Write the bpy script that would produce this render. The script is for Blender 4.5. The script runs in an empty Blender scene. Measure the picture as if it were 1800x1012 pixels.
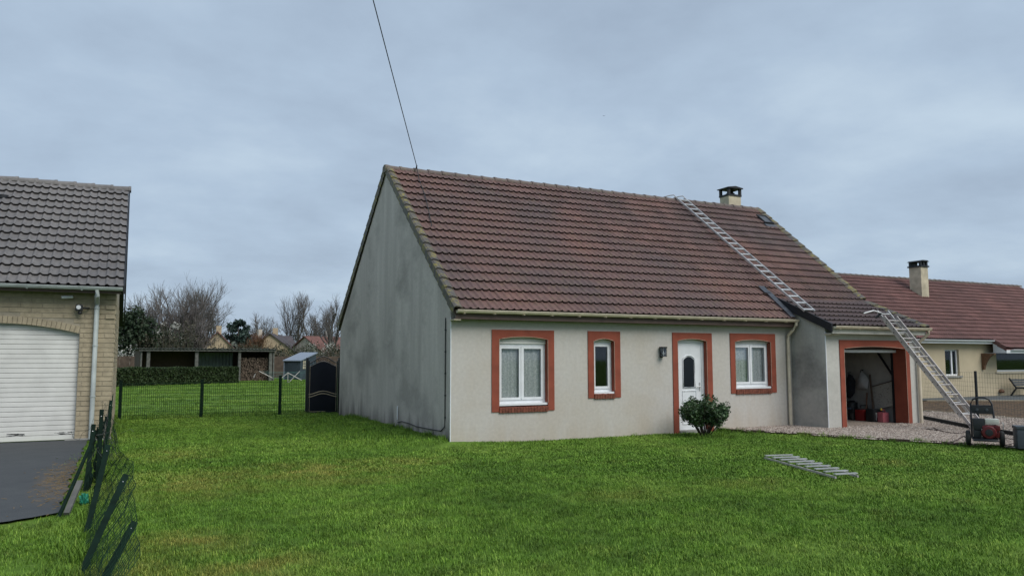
import bpy, bmesh, math, random
from mathutils import Vector, Matrix, noise
import numpy as np
SC = bpy.context.scene
COL = SC.collection
R = math.radians
random.seed(7)

# ------------------------------------------------------------------ camera
CAM = Vector((-5.953, -14.773, 1.734)); PITCH, ROLL, YAW, FPX = 0.0923, -0.0011, 0.4619, 1358.7
FW = Vector((math.sin(YAW)*math.cos(PITCH), math.cos(YAW)*math.cos(PITCH), math.sin(PITCH)))
R0 = Vector((math.cos(YAW), -math.sin(YAW), 0)); U0 = R0.cross(FW)
RT = R0*math.cos(ROLL)+U0*math.sin(ROLL); UP = -R0*math.sin(ROLL)+U0*math.cos(ROLL)
cd = bpy.data.cameras.new('camera'); cam = bpy.data.objects.new('camera', cd); COL.objects.link(cam)
cam.matrix_world = Matrix(((RT.x, UP.x, -FW.x, CAM.x), (RT.y, UP.y, -FW.y, CAM.y), (RT.z, UP.z, -FW.z, CAM.z), (0, 0, 0, 1)))
cd.sensor_width = 36; cd.lens = FPX/1800*36; cd.clip_start = 0.1; cd.clip_end = 3000
SC.camera = cam
# a photograph pixel gives a direction; the plane it meets gives the point
def ray(x, y): return FW+RT*((x-900)/FPX)-UP*((y-506)/FPX)
def onz(x, y, z=0.0): d = ray(x, y); return CAM+d*((z-CAM.z)/d.z)
def ony(x, y, Y): d = ray(x, y); return CAM+d*((Y-CAM.y)/d.y)
def onx(x, y, X): d = ray(x, y); return CAM+d*((X-CAM.x)/d.x)

# ------------------------------------------------------------------ sky, sun, exposure
SUN_EL, SUN_AZ = R(46), R(158)          # azimuth from +Y towards +X
world = bpy.data.worlds.new('World'); SC.world = world; world.use_nodes = True
nt = world.node_tree; N = nt.nodes; L = nt.links; N.clear()
def wn(t, **k):
    n = N.new(t)
    for a, b in k.items(): setattr(n, a, b)
    return n
wo = wn('ShaderNodeOutputWorld'); bg = wn('ShaderNodeBackground'); L.new(bg.outputs[0], wo.inputs[0])
sky = wn('ShaderNodeTexSky', sky_type='NISHITA', sun_disc=False, sun_elevation=SUN_EL, sun_rotation=SUN_AZ, air_density=1.0, dust_density=3.0)
tc = wn('ShaderNodeTexCoord'); sp = wn('ShaderNodeSeparateXYZ'); L.new(tc.outputs['Generated'], sp.inputs[0])
zc = wn('ShaderNodeMath', operation='MAXIMUM'); L.new(sp.outputs[2], zc.inputs[0]); zc.inputs[1].default_value = 0.0
za = wn('ShaderNodeMath', operation='ADD'); L.new(zc.outputs[0], za.inputs[0]); za.inputs[1].default_value = 0.22
dx = wn('ShaderNodeMath', operation='DIVIDE'); L.new(sp.outputs[0], dx.inputs[0]); L.new(za.outputs[0], dx.inputs[1])
dy = wn('ShaderNodeMath', operation='DIVIDE'); L.new(sp.outputs[1], dy.inputs[0]); L.new(za.outputs[0], dy.inputs[1])
cb = wn('ShaderNodeCombineXYZ'); L.new(dx.outputs[0], cb.inputs[0]); L.new(dy.outputs[0], cb.inputs[1])
n1 = wn('ShaderNodeTexNoise'); n1.inputs['Scale'].default_value = 1.35; n1.inputs['Detail'].default_value = 9; n1.inputs['Roughness'].default_value = 0.56; n1.inputs['Distortion'].default_value = 0.1
L.new(cb.outputs[0], n1.inputs['Vector'])
rp = wn('ShaderNodeValToRGB'); L.new(n1.outputs['Fac'], rp.inputs[0])
e = rp.color_ramp.elements; e[0].position = 0.28; e[0].color = (0.240, 0.300, 0.382, 1); e[1].position = 0.74; e[1].color = (0.395, 0.478, 0.555, 1)
m = e.new(0.5); m.color = (0.300, 0.376, 0.468, 1)
sk = wn('ShaderNodeVectorMath', operation='SCALE'); L.new(sky.outputs[0], sk.inputs[0]); sk.inputs['Scale'].default_value = 0.07
mx = wn('ShaderNodeMix', data_type='RGBA'); mx.inputs[0].default_value = 0.90
L.new(sk.outputs[0], mx.inputs[6]); L.new(rp.outputs[0], mx.inputs[7]); L.new(mx.outputs[2], bg.inputs[0]); bg.inputs[1].default_value = 1.0
sl = bpy.data.lights.new('sun', 'SUN'); sl.energy = 1.6; sl.angle = R(40); sl.color = (1.0, 0.96, 0.90)
so = bpy.data.objects.new('sun', sl); COL.objects.link(so)
sd = Vector((math.sin(SUN_AZ)*math.cos(SUN_EL), math.cos(SUN_AZ)*math.cos(SUN_EL), math.sin(SUN_EL)))
so.rotation_euler = sd.to_track_quat('Z', 'Y').to_euler()
SC.view_settings.view_transform = 'Standard'; SC.view_settings.look = 'None'; SC.view_settings.exposure = 0.62; SC.view_settings.gamma = 1.0
SC.render.engine = 'CYCLES'; SC.cycles.use_denoising = True; SC.cycles.max_bounces = 6; SC.cycles.transparent_max_bounces = 12
SC.cycles.caustics_reflective = False; SC.cycles.caustics_refractive = False

# ------------------------------------------------------------------ materials
class NT:
    def __init__(s, mat): s.t = mat.node_tree; s.n = s.t.nodes; s.l = s.t.links
    def node(s, t, **k):
        n = s.n.new(t)
        for a, b in k.items(): setattr(n, a, b)
        return n
    def link(s, a, b): s.l.new(a, b)
    def pos(s): return s.node('ShaderNodeNewGeometry').outputs['Position']
    def noise(s, vec, scale, detail=4, rough=0.55, dist=0.0):
        n = s.node('ShaderNodeTexNoise'); n.inputs['Scale'].default_value = scale; n.inputs['Detail'].default_value = detail
        n.inputs['Roughness'].default_value = rough; n.inputs['Distortion'].default_value = dist
        s.link(vec, n.inputs['Vector']); return n.outputs['Fac']
    def mapping(s, vec, scale=(1, 1, 1), loc=(0, 0, 0)):
        m = s.node('ShaderNodeMapping'); m.inputs['Scale'].default_value = scale; m.inputs['Location'].default_value = loc
        s.link(vec, m.inputs['Vector']); return m.outputs[0]
    def ramp(s, fac, *stops):
        r = s.node('ShaderNodeValToRGB'); s.link(fac, r.inputs[0]); e = r.color_ramp.elements
        for i, (p, c) in enumerate(stops):
            c = (c, c, c) if isinstance(c, (int, float)) else c
            x = e[i] if i < 2 else e.new(p)
            x.position = p; x.color = (*c, 1)
        return r.outputs[0]
    def mix(s, fac, a, b, blend='MIX'):
        m = s.node('ShaderNodeMix', data_type='RGBA', blend_type=blend)
        for v, i in ((fac, 0), (a, 6), (b, 7)):
            if isinstance(v, (int, float)): m.inputs[i].default_value = v if i == 0 else (v, v, v, 1)
            elif isinstance(v, tuple): m.inputs[i].default_value = (*v, 1)
            else: s.link(v, m.inputs[i])
        return m.outputs[2]
    def math(s, op, a, b=0.0):
        m = s.node('ShaderNodeMath', operation=op)
        for i, v in enumerate((a, b)):
            if isinstance(v, (int, float)): m.inputs[i].default_value = v
            else: s.link(v, m.inputs[i])
        return m.outputs[0]
    def island(s): return s.node('ShaderNodeNewGeometry').outputs['Random Per Island']
    def bump(s, h, strength=0.3, dist=0.01):
        b = s.node('ShaderNodeBump'); b.inputs['Strength'].default_value = strength; b.inputs['Distance'].default_value = dist
        s.link(h, b.inputs['Height']); return b.outputs[0]
MATS = {}
def newmat(name):
    m = bpy.data.materials.new(name); m.use_nodes = True; MATS[name] = m
    return m, NT(m), m.node_tree.nodes['Principled BSDF']
def setcol(t, b, c):
    if isinstance(c, tuple): b.inputs['Base Color'].default_value = (*c, 1)
    else: t.link(c, b.inputs['Base Color'])
def simple(name, col, rough=0.6, metal=0.0, var=0.12, vs=6.0, bump=0.0, bs=60.0, bd=0.004, spec=0.4, island=0.0):
    """one paint / metal / cloth colour with uneven tone, optional per-piece tone and fine relief"""
    m, t, b = newmat(name)
    p = t.pos(); n = t.noise(p, vs, 5)
    dark = tuple(c*(1-var*1.3) for c in col); lite = tuple(min(1, c*(1+var)) for c in col)
    c = t.ramp(n, (0.3, dark), (0.7, lite))
    if island: c = t.mix(1.0, c, t.ramp(t.island(), (0.0, 1-island), (1.0, 1+island*0.6)), 'MULTIPLY')
    setcol(t, b, c); b.inputs['Roughness'].default_value = rough; b.inputs['Metallic'].default_value = metal
    b.inputs['Specular IOR Level'].default_value = spec
    if bump: t.link(t.bump(t.noise(p, bs, 3), bump, bd), b.inputs['Normal'])
    return m
simple('cream_pvc', (0.62, 0.545, 0.42), 0.45, var=0.10)
simple('white_pvc', (0.72, 0.74, 0.76), 0.35, var=0.05)
simple('door_white', (0.66, 0.655, 0.62), 0.45, var=0.08, vs=2.5)
simple('grey_pvc', (0.44, 0.48, 0.47), 0.45, var=0.16, vs=3)
simple('brown_soffit', (0.10, 0.065, 0.055), 0.6)
simple('red_paint', (0.255, 0.062, 0.035), 0.8, var=0.16, vs=3, bump=0.25, bs=150)
simple('bead', (0.55, 0.40, 0.31), 0.6)
simple('sill_brick', (0.21, 0.07, 0.045), 0.85, var=0.35, vs=18, bump=0.5, bs=90, island=0.25)
simple('black_metal', (0.010, 0.012, 0.016), 0.42, var=0.2)
simple('panel_black', (0.004, 0.006, 0.012), 0.30, var=0.15)
simple('black_board', (0.013, 0.014, 0.018), 0.55)
simple('lead', (0.085, 0.095, 0.115), 0.5, metal=0.3, var=0.25, vs=9)
simple('dark_plastic', (0.018, 0.020, 0.022), 0.5)
simple('rubber', (0.022, 0.023, 0.022), 0.8, var=0.2)
simple('grey_plastic', (0.05, 0.06, 0.07), 0.5)
simple('aluminium', (0.60, 0.60, 0.60), 0.42, metal=0.65, var=0.12, vs=4)
simple('aluminium_dull', (0.46, 0.43, 0.42), 0.55, metal=0.45, var=0.15, vs=4)
simple('engine_red', (0.105, 0.012, 0.014), 0.35, var=0.2)
simple('tank_white', (0.50, 0.50, 0.44), 0.35)
simple('post_green', (0.006, 0.017, 0.011), 0.8, var=0.25, vs=8, spec=0.1)
simple('wire_green', (0.010, 0.030, 0.016), 0.8, spec=0.1)
simple('wire_dark', (0.05, 0.055, 0.05), 0.6)
simple('concrete', (0.27, 0.27, 0.25), 0.9, var=0.25, vs=5, bump=0.4, bs=40)
simple('concrete_dark', (0.115, 0.115, 0.105), 0.9, var=0.3, vs=5, bump=0.4, bs=40)
simple('mortar', (0.34, 0.30, 0.23), 0.95, var=0.15, bump=0.4)
simple('tan_brick', (0.385, 0.325, 0.225), 0.9, var=0.14, vs=9, bump=0.6, bs=70, bd=0.006, island=0.22)
simple('chim_render', (0.50, 0.44, 0.33), 0.9, var=0.18, vs=3, bump=0.3)
simple('room_wall', (0.34, 0.34, 0.32), 0.9, var=0.1)
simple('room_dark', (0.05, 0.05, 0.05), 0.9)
simple('cloth_white', (0.62, 0.62, 0.58), 0.9)
simple('cloth_grey', (0.33, 0.34, 0.34), 0.9)
simple('cloth_dark', (0.02, 0.023, 0.03), 0.95, var=0.3)
simple('wood_dark', (0.075, 0.05, 0.034), 0.8, var=0.3, vs=12)
simple('wood_brown', (0.16, 0.085, 0.05), 0.7, var=0.3, vs=12)
simple('pink_plastic', (0.46, 0.13, 0.15), 0.35)
simple('yellow_plastic', (0.55, 0.40, 0.05), 0.4)
simple('red_plastic', (0.22, 0.02, 0.02), 0.4)
simple('blue_plastic', (0.03, 0.05, 0.10), 0.4)
simple('paper', (0.50, 0.49, 0.45), 0.9)
simple('hose', (0.05, 0.03, 0.025), 0.6)
simple('shed_blue', (0.035, 0.05, 0.065), 0.6, var=0.15)
simple('shed_roof', (0.20, 0.235, 0.29), 0.45, var=0.12)
simple('corrugated', (0.11, 0.13, 0.13), 0.6, metal=0.2, var=0.25, vs=1.5)
simple('old_roof', (0.075, 0.08, 0.072), 0.9, var=0.45, vs=1.2)
simple('log', (0.13, 0.095, 0.072), 0.9, var=0.3, vs=8, island=0.45)
simple('teal_tube', (0.10, 0.23, 0.21), 0.5)
simple('yellow_wall', (0.47, 0.40, 0.275), 0.9, var=0.06, vs=1.5, bump=0.2)
simple('terrace', (0.085, 0.095, 0.10), 0.85, var=0.15)
simple('soil', (0.095, 0.058, 0.03), 0.95, var=0.7, vs=7, bump=1.0, bs=9, bd=0.06)
simple('kerb_black', (0.014, 0.013, 0.012), 0.8)
simple('border_stone', (0.33, 0.29, 0.21), 0.9)
simple('far_wall', (0.47, 0.37, 0.25), 0.9, var=0.1)
simple('far_wall_pale', (0.50, 0.45, 0.38), 0.9, var=0.1)
simple('far_roof', (0.150, 0.072, 0.060), 0.85, var=0.2, vs=1.5)
simple('far_roof_dark', (0.075, 0.065, 0.07), 0.85, var=0.2, vs=1.5)
simple('pale_blossom', (0.40, 0.40, 0.36), 0.9, var=0.1)
simple('bark', (0.095, 0.086, 0.076), 0.95, var=0.3, vs=4)
simple('twig', (0.115, 0.104, 0.098), 0.95, var=0.25, vs=1)  # lightened tone: distance haze on the trees put into the colour
simple('twig_orange', (0.13, 0.072, 0.04), 0.95, var=0.25, vs=1)
simple('stem', (0.045, 0.035, 0.025), 0.95)
simple('green_bag', (0.03, 0.24, 0.15), 0.4)
simple('straw', (0.24, 0.17, 0.085), 0.95, island=0.4)
simple('fence_wood', (0.085, 0.060, 0.046), 0.85, var=0.35, vs=2, island=0.2)
simple('wood_pale', (0.19, 0.16, 0.12), 0.85, var=0.25, vs=10)
simple('bird_dark', (0.03, 0.03, 0.035), 0.9)

def foliage(name, dark, lite, rough=0.6, spec=0.2):
    m, t, b = newmat(name)
    c = t.ramp(t.island(), (0.0, dark), (1.0, lite))
    c = t.mix(0.6, c, t.ramp(t.noise(t.pos(), 1.6, 3), (0.3, 0.55), (0.7, 1.3)), 'MULTIPLY')
    setcol(t, b, c); b.inputs['Roughness'].default_value = rough; b.inputs['Specular IOR Level'].default_value = spec
    return m
foliage('shrub_leaf', (0.016, 0.038, 0.014), (0.070, 0.130, 0.045), 0.45, 0.4)
foliage('hedge_leaf', (0.016, 0.032, 0.012), (0.055, 0.085, 0.030))
foliage('ivy_leaf', (0.016, 0.030, 0.016), (0.042, 0.062, 0.034))
foliage('conifer_leaf', (0.022, 0.042, 0.036), (0.050, 0.080, 0.062))
foliage('thicket_leaf', (0.034, 0.032, 0.024), (0.085, 0.078, 0.052))
foliage('thicket_green', (0.020, 0.030, 0.018), (0.055, 0.065, 0.036))

def lawn_color(t):
    p = t.pos()
    big = t.noise(t.mapping(p, (1, 1, 0)), 0.35, 4, 0.6)
    c = t.ramp(big, (0.34, (0.082, 0.168, 0.021)), (0.50, (0.122, 0.232, 0.030)), (0.68, (0.180, 0.288, 0.048)))
    fine = t.noise(t.mapping(p, (1, 1, 0)), 2.6, 6, 0.72)
    c = t.mix(1.0, c, t.ramp(fine, (0.32, 0.55), (0.5, 1.0), (0.68, 1.32)), 'MULTIPLY')
    c = t.mix(t.ramp(t.noise(t.mapping(p, (1, 1, 0), (3, 8, 0)), 9.0, 4, 0.7), (0.56, 0.0), (0.72, 0.55)), c, (0.20, 0.27, 0.075))
    # worn, straw coloured patches towards the left front of the lawn
    mask = None
    for (cx, cy, rx, ry, a) in LAWN_WORN:
        v = t.node('ShaderNodeVectorMath', operation='LENGTH')
        t.link(t.mapping(p, (1/rx, 1/ry, 0), (-cx/rx, -cy/ry, 0)), v.inputs[0])
        k = t.math('MULTIPLY', t.ramp(v.outputs['Value'], (0.15, 1.0), (1.0, 0.0)), a)
        mask = k if mask is None else t.math('MAXIMUM', mask, k)
    patch = t.ramp(t.noise(t.mapping(p, (1, 1, 0)), 1.7, 6, 0.7), (0.36, 0.0), (0.58, 1.0))
    mask = t.math('MULTIPLY', mask, patch)
    general = t.ramp(t.noise(t.mapping(p, (1, 1, 0), (9, 4, 0)), 0.8, 5, 0.7), (0.60, 0.0), (0.78, 0.35))
    mask = t.math('MAXIMUM', mask, general)
    return t.mix(mask, c, (0.245, 0.250, 0.060)), mask
LAWN_WORN = []
for px, py, rx, ry, a in ((560, 830, 1.9, 1.9, 0.95), (330, 850, 1.6, 1.9, 0.85), (330, 955, 0.8, 0.8, 0.95), (440, 1000, 0.8, 0.7, 1.0), (680, 815, 1.6, 1.0, 0.8), (300, 800, 1.2, 1.6, 0.6), (240, 1005, 0.5, 0.8, 0.9), (1330, 850, 0.9, 0.7, 0.5), (1110, 870, 1.2, 0.7, 0.4), (1560, 815, 0.9, 0.6, 0.5)):
    q = onz(px, py); LAWN_WORN.append((q.x, q.y, rx, ry, a))
m, t, b = newmat('lawn_soil')
c, _ = lawn_color(t); setcol(t, b, t.mix(0.25, c, (0.05, 0.07, 0.02))); b.inputs['Roughness'].default_value = 0.95; b.inputs['Specular IOR Level'].default_value = 0.1
t.link(t.bump(t.noise(t.pos(), 22, 6, 0.7), 0.8, 0.05), b.inputs['Normal'])
m, t, b = newmat('grass_blade')
c, mk = lawn_color(t)
c = t.mix(1.0, c, t.ramp(t.island(), (0.0, (0.55, 0.62, 0.5)), (0.8, (1.25, 1.2, 1.1)), (1.0, (1.9, 1.55, 1.7))), 'MULTIPLY')
setcol(t, b, c); b.inputs['Roughness'].default_value = 0.6; b.inputs['Specular IOR Level'].default_value = 0.22

simple('tile_edge_shade', (0.052, 0.042, 0.040), 0.9, var=0.4, vs=12, spec=0.1)  # darkened tile fronts: shadow under the overlapping courses put into the colour
def tile_mat(name, a, bcol, c3, lichen, lich_amt, wash=False):
    """concrete roof tile: per-tile tone, broad weathering, yellow lichen specks"""
    m, t, b = newmat(name); p = t.pos()
    w = t.noise(p, 0.42, 4, 0.55)
    c = t.ramp(w, (0.34, a), (0.52, bcol), (0.68, c3))
    c = t.mix(1.0, c, t.ramp(t.island(), (0.0, 0.82), (1.0, 1.15)), 'MULTIPLY')
    c = t.mix(1.0, c, t.ramp(t.noise(p, 9, 5, 0.65), (0.3, 0.78), (0.7, 1.2)), 'MULTIPLY')
    if wash:
        v = t.node('ShaderNodeVectorMath', operation='LENGTH'); t.link(t.mapping(p, (1/2.9, 1/2.6, 0), (-12.2/2.9, -0.2/2.6, 0)), v.inputs[0])
        k = t.math('MULTIPLY', t.ramp(t.math('ADD', v.outputs['Value'], t.math('MULTIPLY', w, 0.5)), (0.75, 1.0), (1.35, 0.0)), 0.8)
        c = t.mix(k, c, t.mix(1.0, c, (0.58, 0.68, 0.76), 'MULTIPLY'))
    l = t.math('MULTIPLY', t.ramp(t.noise(p, 7.0, 6, 0.7), (0.5, 0.0), (0.66, 1.0)), lich_amt)
    c = t.mix(l, c, lichen)
    setcol(t, b, c); b.inputs['Roughness'].default_value = 0.62; b.inputs['Specular IOR Level'].default_value = 0.35
    t.link(t.bump(t.noise(p, 60, 4), 0.25, 0.004), b.inputs['Normal'])
tile_mat('tile_main', (0.105, 0.072, 0.070), (0.142, 0.083, 0.074), (0.172, 0.090, 0.074), (0.22, 0.19, 0.09), 0.20, True)
tile_mat('tile_verge', (0.085, 0.078, 0.075), (0.11, 0.10, 0.085), (0.13, 0.11, 0.085), (0.28, 0.235, 0.045), 0.85)
tile_mat('tile_ridge', (0.105, 0.085, 0.08), (0.13, 0.10, 0.09), (0.15, 0.115, 0.10), (0.19, 0.17, 0.10), 0.45)
tile_mat('tile_low', (0.080, 0.060, 0.061), (0.098, 0.069, 0.067), (0.120, 0.079, 0.073), (0.20, 0.17, 0.05), 0.06)
tile_mat('tile_grey', (0.125, 0.118, 0.118), (0.155, 0.145, 0.142), (0.185, 0.172, 0.166), (0.2, 0.2, 0.15), 0.05)
tile_mat('tile_red', (0.130, 0.066, 0.060), (0.155, 0.076, 0.068), (0.180, 0.086, 0.075), (0.2, 0.12, 0.06), 0.15)

def render_mat(name, col, grime, gr_amt, streak, low=0.0, drips=()):
    """painted wall render: rain streaks, algae stains with their own outline, fine grain"""
    m, t, b = newmat(name); p = t.pos()
    st = t.noise(t.mapping(p, (2.6, 2.6, 0.20)), 1.0, 6, 0.6)
    bl = t.noise(t.mapping(p, (0.7, 0.55, 0.8)), 1.0, 6, 0.62)
    k = t.math('MULTIPLY', t.ramp(st, (0.36, 0.0), (0.68, 1.0)), streak)
    k2 = t.math('MULTIPLY', t.ramp(bl, (0.42, 0.0), (0.64, 1.0)), gr_amt)
    k = t.math('MAXIMUM', k, k2)
    if low:
        s = t.node('ShaderNodeSeparateXYZ'); t.link(p, s.inputs[0])
        e1 = t.math('ADD', s.outputs[2], t.math('MULTIPLY', t.noise(t.mapping(p, (2.2, 2.2, 0.3)), 1.0, 5, 0.6), 2.2))
        k3 = t.math('MULTIPLY', t.ramp(t.math('MULTIPLY', e1, 0.36), (0.34, 1.0), (0.66, 0.0)), low)
        k = t.math('MAXIMUM', k, k3)
    for (x0, x1, zt_) in drips:      # rain-washed dirt running down from under the sills
        s2_ = t.node('ShaderNodeSeparateXYZ'); t.link(p, s2_.inputs[0])
        dz_ = t.math('SUBTRACT', zt_, s2_.outputs[2])
        fade = t.ramp(dz_, (0.0, 1.0), (0.55, 0.0)); on = t.math('GREATER_THAN', dz_, 0.0)
        inx = t.math('MULTIPLY', t.math('GREATER_THAN', s2_.outputs[0], x0), t.math('LESS_THAN', s2_.outputs[0], x1))
        stn = t.ramp(t.noise(t.mapping(p, (9, 1, 0.25)), 1.0, 5, 0.65), (0.42, 0.0), (0.66, 0.75))
        k = t.math('MAXIMUM', k, t.math('MULTIPLY', t.math('MULTIPLY', fade, on), t.math('MULTIPLY', inx, stn)))
    c = t.mix(k, col, grime)
    c = t.mix(1.0, c, t.ramp(t.noise(p, 14, 4), (0.3, 0.94), (0.7, 1.06)), 'MULTIPLY')
    setcol(t, b, c); b.inputs['Roughness'].default_value = 0.92; b.inputs['Specular IOR Level'].default_value = 0.2
    t.link(t.bump(t.noise(p, 110, 3, 0.6), 0.35, 0.004), b.inputs['Normal'])
render_mat('render_front', (0.50, 0.478, 0.445), (0.44, 0.385, 0.315), 0.5, 0.25, 0.8, ((1.0, 2.36, 0.645), (3.36, 4.08, 0.88), (7.5, 8.84, 0.90)))
render_mat('render_gable', (0.58, 0.53, 0.495), (0.155, 0.142, 0.134), 0.50, 0.36, 1.0)
render_mat('render_garage', (0.50, 0.49, 0.45), (0.38, 0.37, 0.33), 0.6, 0.3)
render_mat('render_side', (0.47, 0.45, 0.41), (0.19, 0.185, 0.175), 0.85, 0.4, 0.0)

m, t, b = newmat('asphalt'); p = t.pos()
c = t.ramp(t.noise(p, 2.0, 5, 0.7), (0.3, (0.042, 0.047, 0.052)), (0.7, (0.062, 0.067, 0.070)))
c = t.mix(1.0, c, t.ramp(t.noise(p, 70, 3, 0.7), (0.3, 0.7), (0.75, 1.35)), 'MULTIPLY')
q = onz(112, 845)
v = t.node('ShaderNodeVectorMath', operation='LENGTH'); t.link(t.mapping(p, (1/0.42, 1/2.6, 0), (-q.x/0.42, -q.y/2.6, 0)), v.inputs[0])
k = t.math('MULTIPLY', t.ramp(v.outputs['Value'], (0.2, 1.0), (1.0, 0.0)), t.ramp(t.noise(p, 5, 6, 0.75), (0.42, 0.0), (0.60, 0.8)))
c = t.mix(k, c, (0.17, 0.115, 0.06)); setcol(t, b, c); b.inputs['Roughness'].default_value = 0.85
t.link(t.bump(t.noise(p, 90, 3), 0.5, 0.006), b.inputs['Normal'])
m, t, b = newmat('gravel'); p = t.pos()
vo = t.node('ShaderNodeTexVoronoi'); vo.inputs['Scale'].default_value = 28; t.link(p, vo.inputs['Vector'])
c = t.ramp(vo.outputs['Color'], (0.1, (0.17, 0.135, 0.115)), (0.9, (0.42, 0.35, 0.29)))
setcol(t, b, c); b.inputs['Roughness'].default_value = 0.9; t.link(t.bump(vo.outputs['Distance'], 0.8, 0.02), b.inputs['Normal'])
m, t, b = newmat('pebble')
setcol(t, b, t.ramp(t.island(), (0.0, (0.15, 0.12, 0.105)), (0.6, (0.33, 0.265, 0.22)), (1.0, (0.52, 0.46, 0.40)))); b.inputs['Roughness'].default_value = 0.85
def glassmat(name, tint=(0.8, 0.85, 0.88), refl=(0.9, 0.95, 1.0)):
    m = bpy.data.materials.new(name); m.use_nodes = True; t = NT(m); t.n.clear(); MATS[name] = m
    o = t.node('ShaderNodeOutputMaterial'); mxs = t.node('ShaderNodeMixShader'); tr = t.node('ShaderNodeBsdfTransparent'); gl = t.node('ShaderNodeBsdfGlossy')
    fr = t.node('ShaderNodeFresnel'); fr.inputs[0].default_value = 1.4
    tr.inputs[0].default_value = (*tint, 1); gl.inputs[0].default_value = (*refl, 1); gl.inputs['Roughness'].default_value = 0.03
    t.link(fr.outputs[0], mxs.inputs[0]); t.link(tr.outputs[0], mxs.inputs[1]); t.link(gl.outputs[0], mxs.inputs[2]); t.link(mxs.outputs[0], o.inputs[0])
glassmat('glass', (0.96, 0.97, 0.97)); glassmat('glass_dark', (0.10, 0.11, 0.12))
m, t, b = newmat('lace_curtain'); p = t.pos()
cl = t.noise(t.mapping(p, (1, 1, 1)), 26, 3, 0.7)
setcol(t, b, t.ramp(cl, (0.38, (0.60, 0.64, 0.64)), (0.68, (0.92, 0.93, 0.92)))); b.inputs['Roughness'].default_value = 0.95
m, t, b = newmat('scribble_board'); p = t.pos()
wv = t.noise(t.mapping(p, (4, 4, 6)), 1.3, 2, 0.5, 1.5)
ln = t.math('ABSOLUTE', t.math('SUBTRACT', wv, 0.5)); setcol(t, b, t.ramp(ln, (0.0, (0.10, 0.10, 0.09)), (0.02, (0.36, 0.35, 0.31)))); b.inputs['Roughness'].default_value = 0.9

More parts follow.
